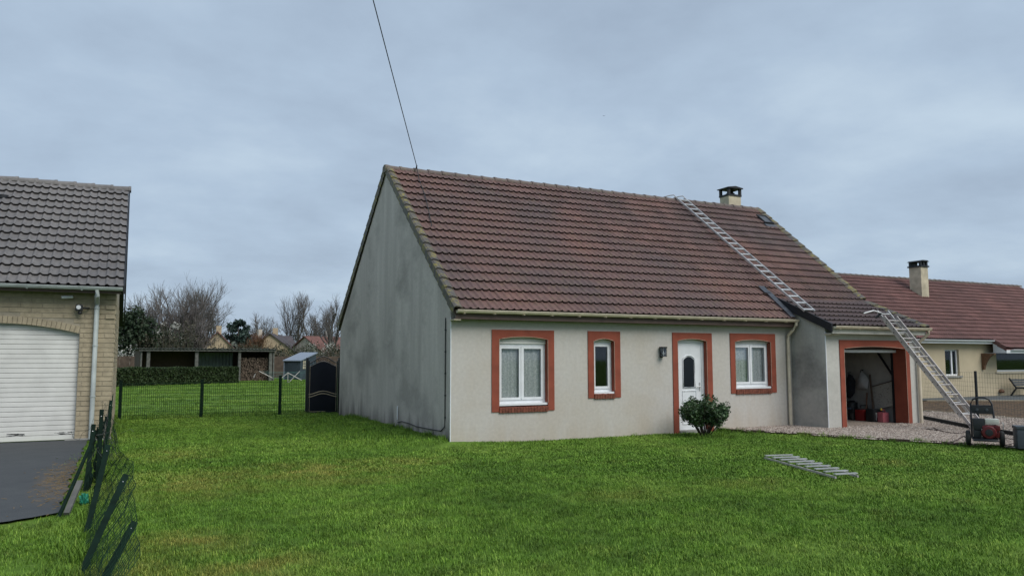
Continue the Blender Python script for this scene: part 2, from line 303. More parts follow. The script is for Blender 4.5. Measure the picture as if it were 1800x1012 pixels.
# ------------------------------------------------------------------ mesh building
class MB:
    def __init__(s): s.v = []; s.f = []
    def add(s, vs, fs):
        o = len(s.v); s.v += [tuple(v) for v in vs]; s.f += [tuple(i+o for i in f) for f in fs]; return s
    def box(s, x0, x1, y0, y1, z0, z1):
        return s.add([(x0, y0, z0), (x1, y0, z0), (x1, y1, z0), (x0, y1, z0), (x0, y0, z1), (x1, y0, z1), (x1, y1, z1), (x0, y1, z1)],
                     [(0, 3, 2, 1), (4, 5, 6, 7), (0, 1, 5, 4), (1, 2, 6, 5), (2, 3, 7, 6), (3, 0, 4, 7)])
    def bevel_box(s, x0, x1, y0, y1, z0, z1, r):
        bm = bmesh.new(); bmesh.ops.create_cube(bm, size=1)
        for v in bm.verts: v.co = Vector(((x0+x1)/2+v.co.x*(x1-x0), (y0+y1)/2+v.co.y*(y1-y0), (z0+z1)/2+v.co.z*(z1-z0)))
        bmesh.ops.bevel(bm, geom=list(bm.edges), offset=r, segments=2, affect='EDGES', profile=0.7)
        bm.verts.index_update(); s.add([v.co[:] for v in bm.verts], [[v.index for v in f.verts] for f in bm.faces]); bm.free(); return s
    def prism(s, poly, axis, a, b):
        """poly: 2D points in the plane across axis ('x': (y,z), 'y': (x,z), 'z': (x,y)), extruded from a to b"""
        def P(u, w, h): return {'x': (h, u, w), 'y': (u, h, w), 'z': (u, w, h)}[axis]
        n = len(poly); vs = [P(u, w, a) for u, w in poly]+[P(u, w, b) for u, w in poly]
        return s.add(vs, [tuple(range(n)), tuple(range(2*n-1, n-1, -1))]+[(i, (i+1) % n, n+(i+1) % n, n+i) for i in range(n)])
    def tube(s, pts, r, n=6, r2=None, cap=True):
        pts = [Vector(p) for p in pts]; k = len(pts); o = len(s.v); fs = []
        for i, p in enumerate(pts):
            d = (pts[min(i+1, k-1)]-pts[max(i-1, 0)]).normalized()
            a = d.cross(Vector((0, 0, 1)) if abs(d.z) < 0.9 else Vector((1, 0, 0))).normalized(); c = d.cross(a)
            rr = r if r2 is None else r+(r2-r)*i/max(1, k-1)
            for j in range(n):
                w = 2*math.pi*j/n; s.v.append(tuple(p+a*math.cos(w)*rr+c*math.sin(w)*rr))
        for i in range(k-1):
            for j in range(n): fs.append((o+i*n+j, o+i*n+(j+1) % n, o+(i+1)*n+(j+1) % n, o+(i+1)*n+j))
        if cap: fs += [tuple(o+j for j in range(n))[::-1], tuple(o+(k-1)*n+j for j in range(n))]
        s.f += fs; return s
    def bar(s, a, b, w, h, up=(0, 0, 1)):
        a, b = Vector(a), Vector(b); d = (b-a).normalized(); up = Vector(up)
        x = d.cross(up)
        if x.length < 1e-4: x = d.cross(Vector((1, 0, 0)))
        x.normalize(); z = x.cross(d); vs = []
        for p in (a, b):
            for sx, sz in ((-1, -1), (1, -1), (1, 1), (-1, 1)): vs.append(p+x*(sx*w/2)+z*(sz*h/2))
        return s.add(vs, [(0, 3, 2, 1), (4, 5, 6, 7), (0, 1, 5, 4), (1, 2, 6, 5), (2, 3, 7, 6), (3, 0, 4, 7)])
    def lathe(s, prof, c, n=16, axis='z'):
        o = len(s.v); k = len(prof)
        for r, h in prof:
            for j in range(n):
                w = 2*math.pi*j/n; u, q = r*math.cos(w), r*math.sin(w)
                s.v.append({'z': (c[0]+u, c[1]+q, c[2]+h), 'y': (c[0]+u, c[1]+h, c[2]+q), 'x': (c[0]+h, c[1]+u, c[2]+q)}[axis])
        for i in range(k-1):
            for j in range(n): s.f.append((o+i*n+j, o+i*n+(j+1) % n, o+(i+1)*n+(j+1) % n, o+(i+1)*n+j))
        s.f += [tuple(o+j for j in range(n))[::-1], tuple(o+(k-1)*n+j for j in range(n))]; return s
    def mesh(s, name, mat, smooth=False, off=(0, 0, 0)):
        me = bpy.data.meshes.new(name); o = Vector(off)
        me.from_pydata([(v[0]-o.x, v[1]-o.y, v[2]-o.z) for v in s.v] if o.length else s.v, [], s.f); me.update()
        if smooth is True: me.shade_smooth()
        elif smooth: me.shade_smooth(); me.set_sharp_from_angle(angle=R(smooth))
        if mat: me.materials.append(MATS[mat])
        return me
ORG = {}
def link(name, data, parent=None):
    o = bpy.data.objects.new(name, data); COL.objects.link(o)
    if parent: o.parent = parent
    return o
def thing(name, label, cat, loc=(0, 0, 0), rotz=0.0, group=None):
    o = link(name, None); o.location = loc; o.rotation_euler = (0, 0, rotz); o.empty_display_size = 0.2
    o['label'] = label; o['category'] = cat
    if group: o['group'] = group
    ORG[o.name] = Vector(loc); return o
def part(mb, name, mat, parent, smooth=False, local=False, label=None, stuff=False):
    """mb in world coordinates (unrotated parents) or, with local, in the parent's own"""
    off = (0, 0, 0) if local else ORG[parent.name]
    o = link(name, mb.mesh(name, mat, smooth, off), parent); ORG[o.name] = Vector(off) if not local else Vector((0, 0, 0))
    if label: o['label'] = label
    if stuff: o['kind'] = 'stuff'
    return o
def shared(name, me, parent, loc, rot=(0, 0, 0), scale=None):
    """one more piece of an alike kind, sharing its mesh"""
    o = link(name, me, parent); o.location = Vector(loc)-ORG[parent.name]; o.rotation_euler = rot
    if scale: o.scale = scale
    return o
def single(mb, name, mat, label, cat, group=None, smooth=False, base=(0, 0, 0)):
    o = link(name, mb.mesh(name, mat, smooth, base)); o.location = base; o['label'] = label; o['category'] = cat
    if group: o['group'] = group
    return o
def structure(mb, name, mat, smooth=False):
    o = link(name, mb.mesh(name, mat, smooth)); o['kind'] = 'structure'; ORG[o.name] = Vector((0, 0, 0)); return o
def copy_tree(o, parent=None):
    c = o.copy(); COL.objects.link(c); c.parent = parent
    for ch in list(o.children): copy_tree(ch, c)
    return c
def sm(a, b, x): t = max(0, min(1, (x-a)/(b-a))); return t*t*(3-2*t)

# ------------------------------------------------------------------ ground
HD, HH, HL, HR, HG = 9.158, 6.77, 9.4855, 12.8687, 1.113      # house depth, ridge, garage wall, right end, garage projection
SLOPE = 0.8323; TH = math.atan(SLOPE); Y_B = 0.45; Z_B = 2.75+(Y_B+0.25)*SLOPE; SL2 = (Z_B-2.55)/(Y_B+1.36); TH2 = math.atan(SL2)
GRAVEL = [(6.95, -0.02), (7.06, -0.27), (7.86, -1.55), (8.10, -2.73), (8.75, -4.0), (9.12, -4.98), (9.5, -5.85), (10.4, -7.6)]
KERB = [(14.5, 0.15), (14.21, -0.27), (12.56, -2.58), (11.44, -4.58), (10.9, -5.6), (10.7, -7.6)]
ASPH = [(-6.62, 4.46), (-6.60, 0), (-6.56, -4.55), (-7.07, -4.86), (-8.5, -5.75), (-14, -9), (-14, 4.46)]
def gh(x, y):
    z = 0.115*math.exp(-((x+0.15)/1.1)**2)*sm(-0.7, 0.35, y)*(1-sm(6.5, 9.5, y))
    z += 0.02*noise.noise(Vector((x*0.5, y*0.5, 3.1)))*(1 if -6 < x < 7 and y < -0.6 else 0.3)
    d = math.hypot(x, y-40)
    if y > 60: z += 0.0
    return z
def axis(lo, hi, step, far):
    a = list(np.arange(lo, hi+1e-6, step)); s = step; v = hi
    while v < far: s *= 1.35; v += s; a.append(v)
    s = step; v = lo
    while v > -far: s *= 1.35; v -= s; a.insert(0, v)
    return a
gx = axis(-9, 15, 0.3, 1500); gy = axis(-16, 14, 0.3, 1500)
mb = MB(); nx = len(gx)
mb.v = [(x, y, gh(x, y)) for y in gy for x in gx]
mb.f = [(j*nx+i, j*nx+i+1, (j+1)*nx+i+1, (j+1)*nx+i) for j in range(len(gy)-1) for i in range(nx-1)]
structure(mb, 'lawn_ground', 'lawn_soil', True)
def sheet(name, poly, z, mat): return structure(MB().add([(x, y, z) for x, y in poly], [tuple(range(len(poly)))]), name, mat)
rough_edge = []
for (a, b) in zip(ASPH[:5], ASPH[1:5]):
    k_ = max(2, int(math.hypot(b[0]-a[0], b[1]-a[1])/0.07))
    for i in range(k_): x, y = a[0]+(b[0]-a[0])*i/k_, a[1]+(b[1]-a[1])*i/k_; rough_edge.append((x+0.07*noise.noise(Vector((x*3, y*3, 1)))+0.03*noise.noise(Vector((x*13, y*13, 1))), y+0.07*noise.noise(Vector((x*3, y*3, 6)))+0.03*noise.noise(Vector((x*13, y*13, 6)))))
rough_edge[0] = ASPH[0]
sheet('asphalt_drive', rough_edge+ASPH[4:], 0.03, 'asphalt')
gp = GRAVEL+[(10.7, -7.6)]+KERB[::-1][1:]+[(14.5, 0.6), (6.95, 0.6)]
sheet('gravel_drive', gp, 0.055, 'gravel')
ngp = [(10.75, -7.6), (10.95, -5.6), (11.49, -4.58), (12.61, -2.58), (14.26, -0.27), (14.55, 0.15), (15.5, 1.2), (17.92, 2.39), (17.09, -1.29), (16.4, -4.4), (15.8, -7.6)]
sheet('neighbour_gravel_path', ngp, 0.02, 'gravel')
soilp = [(17.95, 2.39), (17.12, -1.29), (16.43, -4.4), (28, -4.4), (27.5, 4.2), (23.4, 6.2), (19.5, 6.2)]
sheet('flower_bed_soil', soilp, 0.035, 'soil')
sheet('neighbour_terrace', [(19.5, 6.24), (23.4, 6.24), (27.55, 4.23), (40, -1), (40, 7.5), (19.5, 7.5)], 0.06, 'terrace')
def inside(x, y, poly):
    r = False; n = len(poly)
    for i in range(n):
        (x1, y1), (x2, y2) = poly[i], poly[i-1]
        if (y1 > y) != (y2 > y) and x < (x2-x1)*(y-y1)/(y2-y1)+x1: r = not r
    return r
def edging(name, pts, z0, z1, w, mat):
    mb = MB()
    for (a, b) in zip(pts, pts[1:]):
        mb.bar((a[0], a[1], (z0+z1)/2), (b[0], b[1], (z0+z1)/2), w, z1-z0)
    return structure(mb, name, mat)
edging('gravel_edging_board', GRAVEL, -0.05, 0.075, 0.035, 'wood_dark')
edging('kerb_strip', KERB, -0.05, 0.15, 0.07, 'kerb_black')
edging('bed_border', [(17.93, 2.39), (17.10, -1.29), (16.41, -4.4), (15.8, -7.6)], -0.05, 0.05, 0.08, 'border_stone')
edging('terrace_border', [(23.4, 6.2), (27.52, 4.2), (33, 1.6)], -0.05, 0.07, 0.08, 'border_stone')

# scattered pebbles and grass: uncountable, one object each
def scatter_group(name, points, protos, mat_kind='stuff'):
    """points: (x,y,z,rotz,scale,proto index); instances of small tuft meshes through geometry nodes"""
    col = bpy.data.collections.new(name+'_source')
    objs = []
    for i, me in enumerate(protos): o = bpy.data.objects.new('%s_%02d' % (me.name, i), me); col.objects.link(o); objs.append(o)
    me = bpy.data.meshes.new(name); me.from_pydata([p[:3] for p in points], [], [])
    for an, k, ty in (('rz', 3, 'FLOAT'), ('sc', 4, 'FLOAT'), ('pi', 5, 'INT')):
        a = me.attributes.new(an, ty, 'POINT'); a.data.foreach_set('value', [p[k] for p in points])
    ob = link(name, me); ob['kind'] = 'stuff'
    ng = bpy.data.node_groups.new(name+'_nodes', 'GeometryNodeTree')
    ng.interface.new_socket('Geometry', in_out='INPUT', socket_type='NodeSocketGeometry'); ng.interface.new_socket('Geometry', in_out='OUTPUT', socket_type='NodeSocketGeometry')
    n = ng.nodes; l = ng.links; gi = n.new('NodeGroupInput'); go = n.new('NodeGroupOutput')
    mp = n.new('GeometryNodeMeshToPoints'); l.new(gi.outputs[0], mp.inputs[0])
    ip = n.new('GeometryNodeInstanceOnPoints'); l.new(mp.outputs[0], ip.inputs['Points'])
    ci = n.new('GeometryNodeCollectionInfo'); ci.inputs[0].default_value = col; ci.inputs['Separate Children'].default_value = True; ci.inputs['Reset Children'].default_value = True
    l.new(ci.outputs[0], ip.inputs['Instance']); ip.inputs['Pick Instance'].default_value = True
    def attr(nm, ty): a = n.new('GeometryNodeInputNamedAttribute'); a.data_type = ty; a.inputs[0].default_value = nm; return a.outputs[0]
    l.new(attr('pi', 'INT'), ip.inputs['Instance Index'])
    cx = n.new('ShaderNodeCombineXYZ'); l.new(attr('rz', 'FLOAT'), cx.inputs[2])
    er = n.new('FunctionNodeEulerToRotation'); l.new(cx.outputs[0], er.inputs[0]); l.new(er.outputs[0], ip.inputs['Rotation'])
    l.new(attr('sc', 'FLOAT'), ip.inputs['Scale']); l.new(ip.outputs[0], go.inputs[0])
    md = ob.modifiers.new('scatter', 'NODES'); md.node_group = ng
    return ob
def grass_patch(seed, n, rad, h0, h1, w):
    rg = random.Random(seed); mb = MB()
    for i in range(n):
        a = rg.uniform(0, 6.283); r = rad*math.sqrt(rg.random()); x, y = r*math.cos(a), r*math.sin(a)
        h = rg.uniform(h0, h1); b = rg.uniform(0, 6.283); ln = h*rg.uniform(0.25, 1.0); dx, dy = math.cos(b), math.sin(b); px, py = -dy*w*0.5, dx*w*0.5
        mb.add([(x-px, y-py, -0.01), (x+px, y+py, -0.01), (x+dx*ln*0.4+px*0.8, y+dy*ln*0.4+py*0.8, h*0.62), (x+dx*ln*0.4-px*0.8, y+dy*ln*0.4-py*0.8, h*0.62), (x+dx*ln, y+dy*ln, h)],
               [(0, 1, 2, 3), (3, 2, 4)])
    return mb.mesh('grass_tuft', 'grass_blade')
protos = [grass_patch(i, 300, 0.24, 0.014, 0.045, 0.0055) for i in range(4)]+[grass_patch(20+i, 230, 0.34, 0.014, 0.045, 0.008) for i in range(3)]+[grass_patch(40+i, 260, 0.8, 0.015, 0.045, 0.018) for i in range(2)]+[grass_patch(60+i, 46, 0.10, 0.06, 0.15, 0.007) for i in range(2)]
rg = random.Random(3); pts = []
def lawn_ok(x, y):
    if inside(x, y, gp) or inside(x, y, ASPH) or inside(x, y, ngp) or inside(x, y, soilp): return False
    if -0.05 < x < HR+0.1 and -0.10 < y < HD+0.2: return False
    if x > HL-0.1 and -1.2 < y < 1: return False
    if x < -6.15 and 4.3 < y < 14: return False
    if x < -6.38 and -4.83+0.6*(x+6.5) < y < 4.6: return False
    return x < 10.5 or y > 12
def seen(p):
    d = p-CAM; z = d.dot(FW)
    if z < 1: return False
    u, v = 900+FPX*d.dot(RT)/z, 506-FPX*d.dot(UP)/z
    return -150 < u < 1950 and v < 1130
y = -12.5
while y < 62:
    dist = y+14.8
    for x in np.arange(-14, 26, 0.25 if dist < 13 else (0.34 if dist < 27 else 0.9)):
        st = 0.25 if dist < 13 else (0.34 if dist < 27 else 0.9)
        xx, yy = x+rg.uniform(-st, st)*0.5, y+rg.uniform(-st, st)*0.5
        if not lawn_ok(xx, yy): continue
        p = Vector((xx, yy, gh(xx, yy)))
        if not seen(p): continue
        dd = (p-CAM).length
        if dd < 12: pts.append((*p, rg.uniform(0, 6.28), rg.uniform(0.75, 1.15), rg.randrange(0, 4)))
        elif dd < 25: pts.append((*p, rg.uniform(0, 6.28), rg.uniform(0.75, 1.15), rg.randrange(4, 7)))
        else: pts.append((*p, rg.uniform(0, 6.28), rg.uniform(0.8, 1.2), rg.randrange(7, 9)))
    y += 0.25 if dist < 13 else (0.34 if dist < 27 else 0.9)
def longgrass(ax, ay, bx, by, n, w):
    for i in range(n):
        f = rg.random(); x, y = ax+(bx-ax)*f+rg.uniform(-w, w), ay+(by-ay)*f+rg.uniform(-w, w)
        if lawn_ok(x, y): pts.append((x, y, gh(x, y), rg.uniform(0, 6.28), rg.uniform(0.5, 1.1), rg.randrange(9, 11)))
longgrass(-0.1, 0, -0.1, 9.2, 90, 0.06); longgrass(0, -0.08, 5.6, -0.08, 22, 0.05)
longgrass(-6.35, -9, -6.25, 4.4, 150, 0.16); longgrass(-6.0, 4.5, -6.0, 10.3, 50, 0.12); longgrass(-6, 10.5, 0, 10.5, 40, 0.1)
for (a, b) in zip(GRAVEL, GRAVEL[1:]): longgrass(a[0]-0.06, a[1], b[0]-0.06, b[1], 22, 0.05)
longgrass(8.9, -4.7, 9.5, -6, 45, 0.12); longgrass(5.4, -1.0, 6.1, -1.0, 30, 0.3)
for i in range(1100):
    x, y = rg.uniform(-6, 8), rg.uniform(-9.5, -0.5)
    if noise.noise(Vector((x*1.1, y*1.1, 7.7))) < 0.02: continue
    if lawn_ok(x, y): pts.append((x, y, gh(x, y), rg.uniform(0, 6.28), rg.uniform(0.3, 0.65), rg.randrange(9, 11)))
scatter_group('grass', pts, protos)
def pebble_patch(seed, n, rad):
    rg = random.Random(seed); mb = MB()
    for i in range(n):
        a = rg.uniform(0, 6.283); r = rad*math.sqrt(rg.random()); x, y = r*math.cos(a), r*math.sin(a); s = rg.uniform(0.012, 0.028)
        vs = [(x+s*rg.uniform(0.7, 1.3)*c, y+s*rg.uniform(0.7, 1.3)*d, s*0.1) for c, d in ((1, 0), (0.1, 1), (-1, 0.1), (0, -1))]+[(x+s*0.3*rg.uniform(-1, 1), y+s*0.3*rg.uniform(-1, 1), s*rg.uniform(0.7, 1.1))]
        mb.add(vs, [(0, 1, 4), (1, 2, 4), (2, 3, 4), (3, 0, 4)])
    return mb.mesh('pebble_patch', 'pebble')
pp = [pebble_patch(80+i, 110, 0.22) for i in range(3)]; pts = []
for x in np.arange(6.9, 15, 0.26):
    for y in np.arange(-7.4, 0.2, 0.26):
        xx, yy = x+rg.uniform(-.1, .1), y+rg.uniform(-.1, .1)
        if inside(xx, yy, gp) and not (HL < xx < HR and yy > -1.0) and not (xx < HL and yy > -0.08): pts.append((xx, yy, 0.054, rg.uniform(0, 6.28), rg.uniform(0.8, 1.1), rg.randrange(3)))
for x in np.arange(11, 18, 0.35):
    for y in np.arange(-7, 2, 0.35):
        if inside(x, y, ngp): pts.append((x, y, 0.02, rg.uniform(0, 6.28), 1.3, rg.randrange(3)))
scatter_group('loose_gravel', pts, pp)
mbs = MB()
for i in range(420):      # dead stalks blown to the drive's edge
    q = onz(112, 845); x, y = q.x+rg.gauss(0, 0.17), q.y+rg.gauss(0, 1.2); a = rg.uniform(0, 3.14); l = rg.uniform(0.02, 0.07)
    mbs.bar((x, y, 0.036), (x+l*math.cos(a), y+l*math.sin(a), 0.042), 0.005, 0.004)
o = link('straw_litter', mbs.mesh('straw_litter', 'straw')); o['kind'] = 'stuff'

# ------------------------------------------------------------------ roof tile kit
def tile_mesh(name, mat, w, length, rh=0.036, lift=0.056, thick=0.022):
    prof = []
    for k in (0, 1):
        x0 = k*w/2
        for fx, fz in ((0.0, 0.08), (0.10, 0.55), (0.24, 1.0), (0.38, 0.55), (0.50, 0.06), (0.75, 0.0)): prof.append((x0+fx*w/2, fz*rh))
    prof.append((w, 0.08*rh)); n = len(prof); mb = MB()
    mb.v = [(x, 0, z+lift) for x, z in prof]+[(x, length, z) for x, z in prof]+[(x, 0, z+lift) for x, z in prof]+[(x, 0.006, z+lift-thick) for x, z in prof]
    mb.f = [(i, i+1, n+i+1, n+i) for i in range(n-1)]+[(3*n+i, 3*n+i+1, 2*n+i+1, 2*n+i) for i in range(n-1)]
    me = mb.mesh(name, mat, True); me.materials.append(MATS['tile_edge_shade'])
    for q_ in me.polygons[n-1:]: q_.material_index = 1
    return me
def verge_mesh(name, mat, length, side, flange=0.14, top=0.17):
    """edge tile: a roll on top and a flange hanging down outside the gable; side -1 left, +1 right"""
    s = side; mb = MB(); pr = [(0.02*s, -flange), (0.03*s, 0.035), (-0.01*s, 0.065), (-top*0.5*s, 0.055), (-top*s, 0.02)]; n = len(pr); lift = 0.036
    if s > 0: pr = pr[::-1]
    mb.v = [(x, 0, z+lift) for x, z in pr]+[(x, length, z) for x, z in pr]+[(x, 0, z+lift-0.03) for x, z in pr]
    mb.f = [(i, i+1, n+i+1, n+i) for i in range(n-1)]+[(2*n+i, 2*n+i+1, i+1, i) for i in range(n-1)]
    return mb.mesh(name, mat)
def ridge_mesh(name, mat, length, r=0.13):
    mb = MB(); k = 9
    for x, rr in ((0, r+0.012), (0.06, r+0.012), (0.062, r), (length+0.03, r-0.012)):
        for j in range(k):
            a = math.pi*(-0.05+1.1*j/(k-1)); mb.v.append((x, rr*math.cos(a), rr*math.sin(a)*0.8))
    for i in range(3):
        for j in range(k-1): mb.f.append((i*k+j, i*k+j+1, (i+1)*k+j+1, (i+1)*k+j))
    mb.f.append(tuple(range(k))); return mb.mesh(name, mat)
def slab(mb, x0, x1, y0, z0, y1, z1, th):
    mb.add([(x0, y0, z0), (x1, y0, z0), (x1, y1, z1), (x0, y1, z1), (x0, y0, z0-th), (x1, y0, z0-th), (x1, y1, z1-th), (x0, y1, z1-th)],
           [(0, 1, 2, 3), (7, 6, 5, 4), (0, 4, 5, 1), (1, 5, 6, 2), (2, 6, 7, 3), (3, 7, 4, 0)])
def lay_tiles(parent, me, cells, limit, stuff_name, jit=0.008):
    """cells: (x, y, z, theta). The nearest ones are tiles of their own, the rest one joined part"""
    cells = sorted(cells, key=lambda c: (Vector(c[:3])-CAM).length); rj = random.Random(5)
    rot = lambda th: (th+rj.uniform(-jit, jit), rj.uniform(-jit, jit), rj.uniform(-jit, jit)*0.6)
    for c in cells[:limit]: shared('tile', me, parent, c[:3], rot(c[3]))
    if len(cells) > limit:
        vs = np.array([v.co[:] for v in me.vertices]); fs = [tuple(p.vertices) for p in me.polygons]; mb = MB(); o = 0; V = []
        for c in cells[limit:]:
            M = Matrix.Translation(c[:3]) @ Matrix.Rotation(rot(c[3])[0], 4, 'X'); m3 = np.array(M)
            V.append(vs @ m3[:3, :3].T+m3[:3, 3]); mb.f += [tuple(i+o for i in f) for f in fs]; o += len(vs)
        mb.v = [tuple(v) for v in np.vstack(V)]
        far = part(mb, stuff_name, me.materials[0].name, parent, True, stuff=True); far.data.materials.append(MATS['tile_edge_shade'])
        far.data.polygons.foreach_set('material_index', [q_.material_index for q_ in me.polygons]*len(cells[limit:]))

# ------------------------------------------------------------------ the house
house = thing('house', 'grey rendered bungalow with a steep brown tiled roof and red window surrounds', 'house')
def wall_grid(mb, xs, zs, y0, y1, holes):
    xs = sorted(set(xs+[v for h in holes for v in h[:2]])); zs = sorted(set(zs+[v for h in holes for v in h[2:]]))
    hole = lambda x, z: any(h[0] < x < h[1] and h[2] < z < h[3] for h in holes)
    for x0, x1 in zip(xs, xs[1:]):
        for z0, z1 in zip(zs, zs[1:]):
            if hole((x0+x1)/2, (z0+z1)/2): continue
            mb.add([(x0, y0, z0), (x1, y0, z0), (x1, y0, z1), (x0, y0, z1)], [(0, 1, 2, 3)])
            mb.add([(x0, y1, z0), (x1, y1, z0), (x1, y1, z1), (x0, y1, z1)], [(3, 2, 1, 0)])
    for (a, b, c, d) in holes:
        mb.add([(a, y0, c), (a, y1, c), (a, y1, d), (a, y0, d)], [(0, 1, 2, 3)]); mb.add([(b, y0, c), (b, y1, c), (b, y1, d), (b, y0, d)], [(3, 2, 1, 0)])
        mb.add([(a, y0, d), (b, y0, d), (b, y1, d), (a, y1, d)], [(0, 1, 2, 3)]); mb.add([(a, y0, c), (b, y0, c), (b, y1, c), (a, y1, c)], [(3, 2, 1, 0)])
# openings: outer surround rectangle, then inner opening
W1 = dict(o=(0.92, 2.42, 0.645, 2.365), i=(1.09, 2.26, 0.80, 2.22)); W2 = dict(o=(3.29, 4.155, 0.88, 2.37), i=(3.44, 3.99, 1.0, 2.20))
W3 = dict(o=(7.42, 8.92, 0.90, 2.38), i=(7.575, 8.755, 1.04, 2.225)); DR = dict(o=(5.645, 6.84, -0.02, 2.37), i=(5.795, 6.675, -0.02, 2.225))
GD = dict(o=(9.945, 12.54, -0.02, 2.215), i=(10.10, 12.39, -0.02, 2.055))
shr = lambda o: (o[0]+0.04, o[1]-0.04, o[2]+(0.03 if o[2] > 0 else -0.1), o[3]-0.04)
mb = MB(); wall_grid(mb, [0.0, HL+0.2], [-0.25, 2.68], 0.0, 0.22, [shr(w['o']) for w in (W1, W2, W3, DR)]); part(mb, 'front_wall', 'render_front', house)
rf = lambda y: 2.66+(y+0.25)*SLOPE     # underside of the tiles, front slope
mb = MB().prism([(0.004, -0.3), (HD, -0.3), (HD, 2.66), (HD/2, rf(HD/2)), (0.004, rf(0))], 'x', -0.004, 0.24)
part(mb, 'gable_wall', 'render_gable', house, label='tall windowless gable wall stained dark by rain and algae')
rl = lambda y: 2.47+(y+1.36)*SL2
part(MB().prism([(-HG+0.004, -0.3), (HD, -0.3), (HD, 2.66), (HD/2, rf(HD/2)), (Y_B, rl(Y_B)), (-HG+0.004, rl(-HG))], 'x', HR-0.2, HR), 'right_wall', 'render_garage', house)
part(MB().box(0, HR, HD-0.2, HD, -0.3, 2.66), 'rear_wall', 'render_gable', house)
mb = MB(); wall_grid(mb, [HL, HR-0.002], [-0.25, 2.50], -HG, -HG+0.2, [shr(GD['o'])]); part(mb, 'garage_front_wall', 'render_garage', house)
part(MB().prism([(-HG+0.002, -0.3), (-0.002, -0.3), (-0.002, rl(-0.002)), (-HG+0.002, rl(-HG))], 'x', HL-0.004, HL+0.2), 'garage_side_wall', 'render_side', house, label='short garage side wall with dark damp stains')
part(MB().box(-0.012, 0.006, -0.012, 0.006, 0.0, 2.6), 'corner_bead', 'white_pvc', house)
part(MB().box(HL-0.012, HL+0.008, -HG-0.010, -HG+0.008, 0.02, 2.42), 'corner_bead', 'white_pvc', house)
# garage room
part(MB().box(HL+0.2, HR-0.2, -HG+0.0, 3.2, -0.1, 0.05), 'garage_floor', 'concrete_dark', house)
mb = MB().box(HL+0.2, HR-0.2, 3.2, 3.3, 0.05, 2.6).box(HL+0.2, HL+0.26, -HG+0.2, 3.2, 0.05, 2.3).box(HR-0.26, HR-0.2, -HG+0.2, 3.2, 0.05, 2.3)
part(mb, 'garage_inner_wall', 'room_wall', house)
part(MB().box(HL+0.2, HR-0.2, -HG+0.2, 3.2, 2.3, 2.36), 'garage_ceiling', 'room_wall', house)
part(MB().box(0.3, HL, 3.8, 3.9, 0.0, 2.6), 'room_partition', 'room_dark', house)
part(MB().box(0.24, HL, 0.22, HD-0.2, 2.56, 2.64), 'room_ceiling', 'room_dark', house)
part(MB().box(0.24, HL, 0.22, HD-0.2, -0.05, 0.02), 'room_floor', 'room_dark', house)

def arch_pts(x0, x1, zs, rise, n=14): return [(x0+(x1-x0)*k/n, zs+rise*(1-(2*k/n-1)**2)) for k in range(n+1)]
def surround(parent, W, y0, dpt, rise, mat='red_paint'):
    (a, b, c, d), (p, q, r, s) = W['o'], W['i']; zs = s-rise; mb = MB()
    arc = arch_pts(p, q, zs, rise)
    mb.prism([(a, d), (a, zs), (p, zs)]+arc[1:-1]+[(q, zs), (b, zs), (b, d)], 'y', y0-0.022, y0+dpt)
    mb.box(a, p, y0-0.022, y0+dpt, c, zs); mb.box(q, b, y0-0.022, y0+dpt, c, zs)
    o = part(mb, 'surround', mat, parent)
    be = MB(); yb = y0-0.0245; path = [(p, c+(0.16 if c > 0 else 0))]+arc+[(q, c+(0.16 if c > 0 else 0))]
    be.tube([(x, yb, z) for x, z in path], 0.0055, 4); part(be, 'edge_bead', 'bead', parent); return o
sill_me = MB().bevel_box(-0.032, 0.032, -0.1, 0.1, -0.055, 0.055, 0.006).mesh('brick', 'sill_brick')
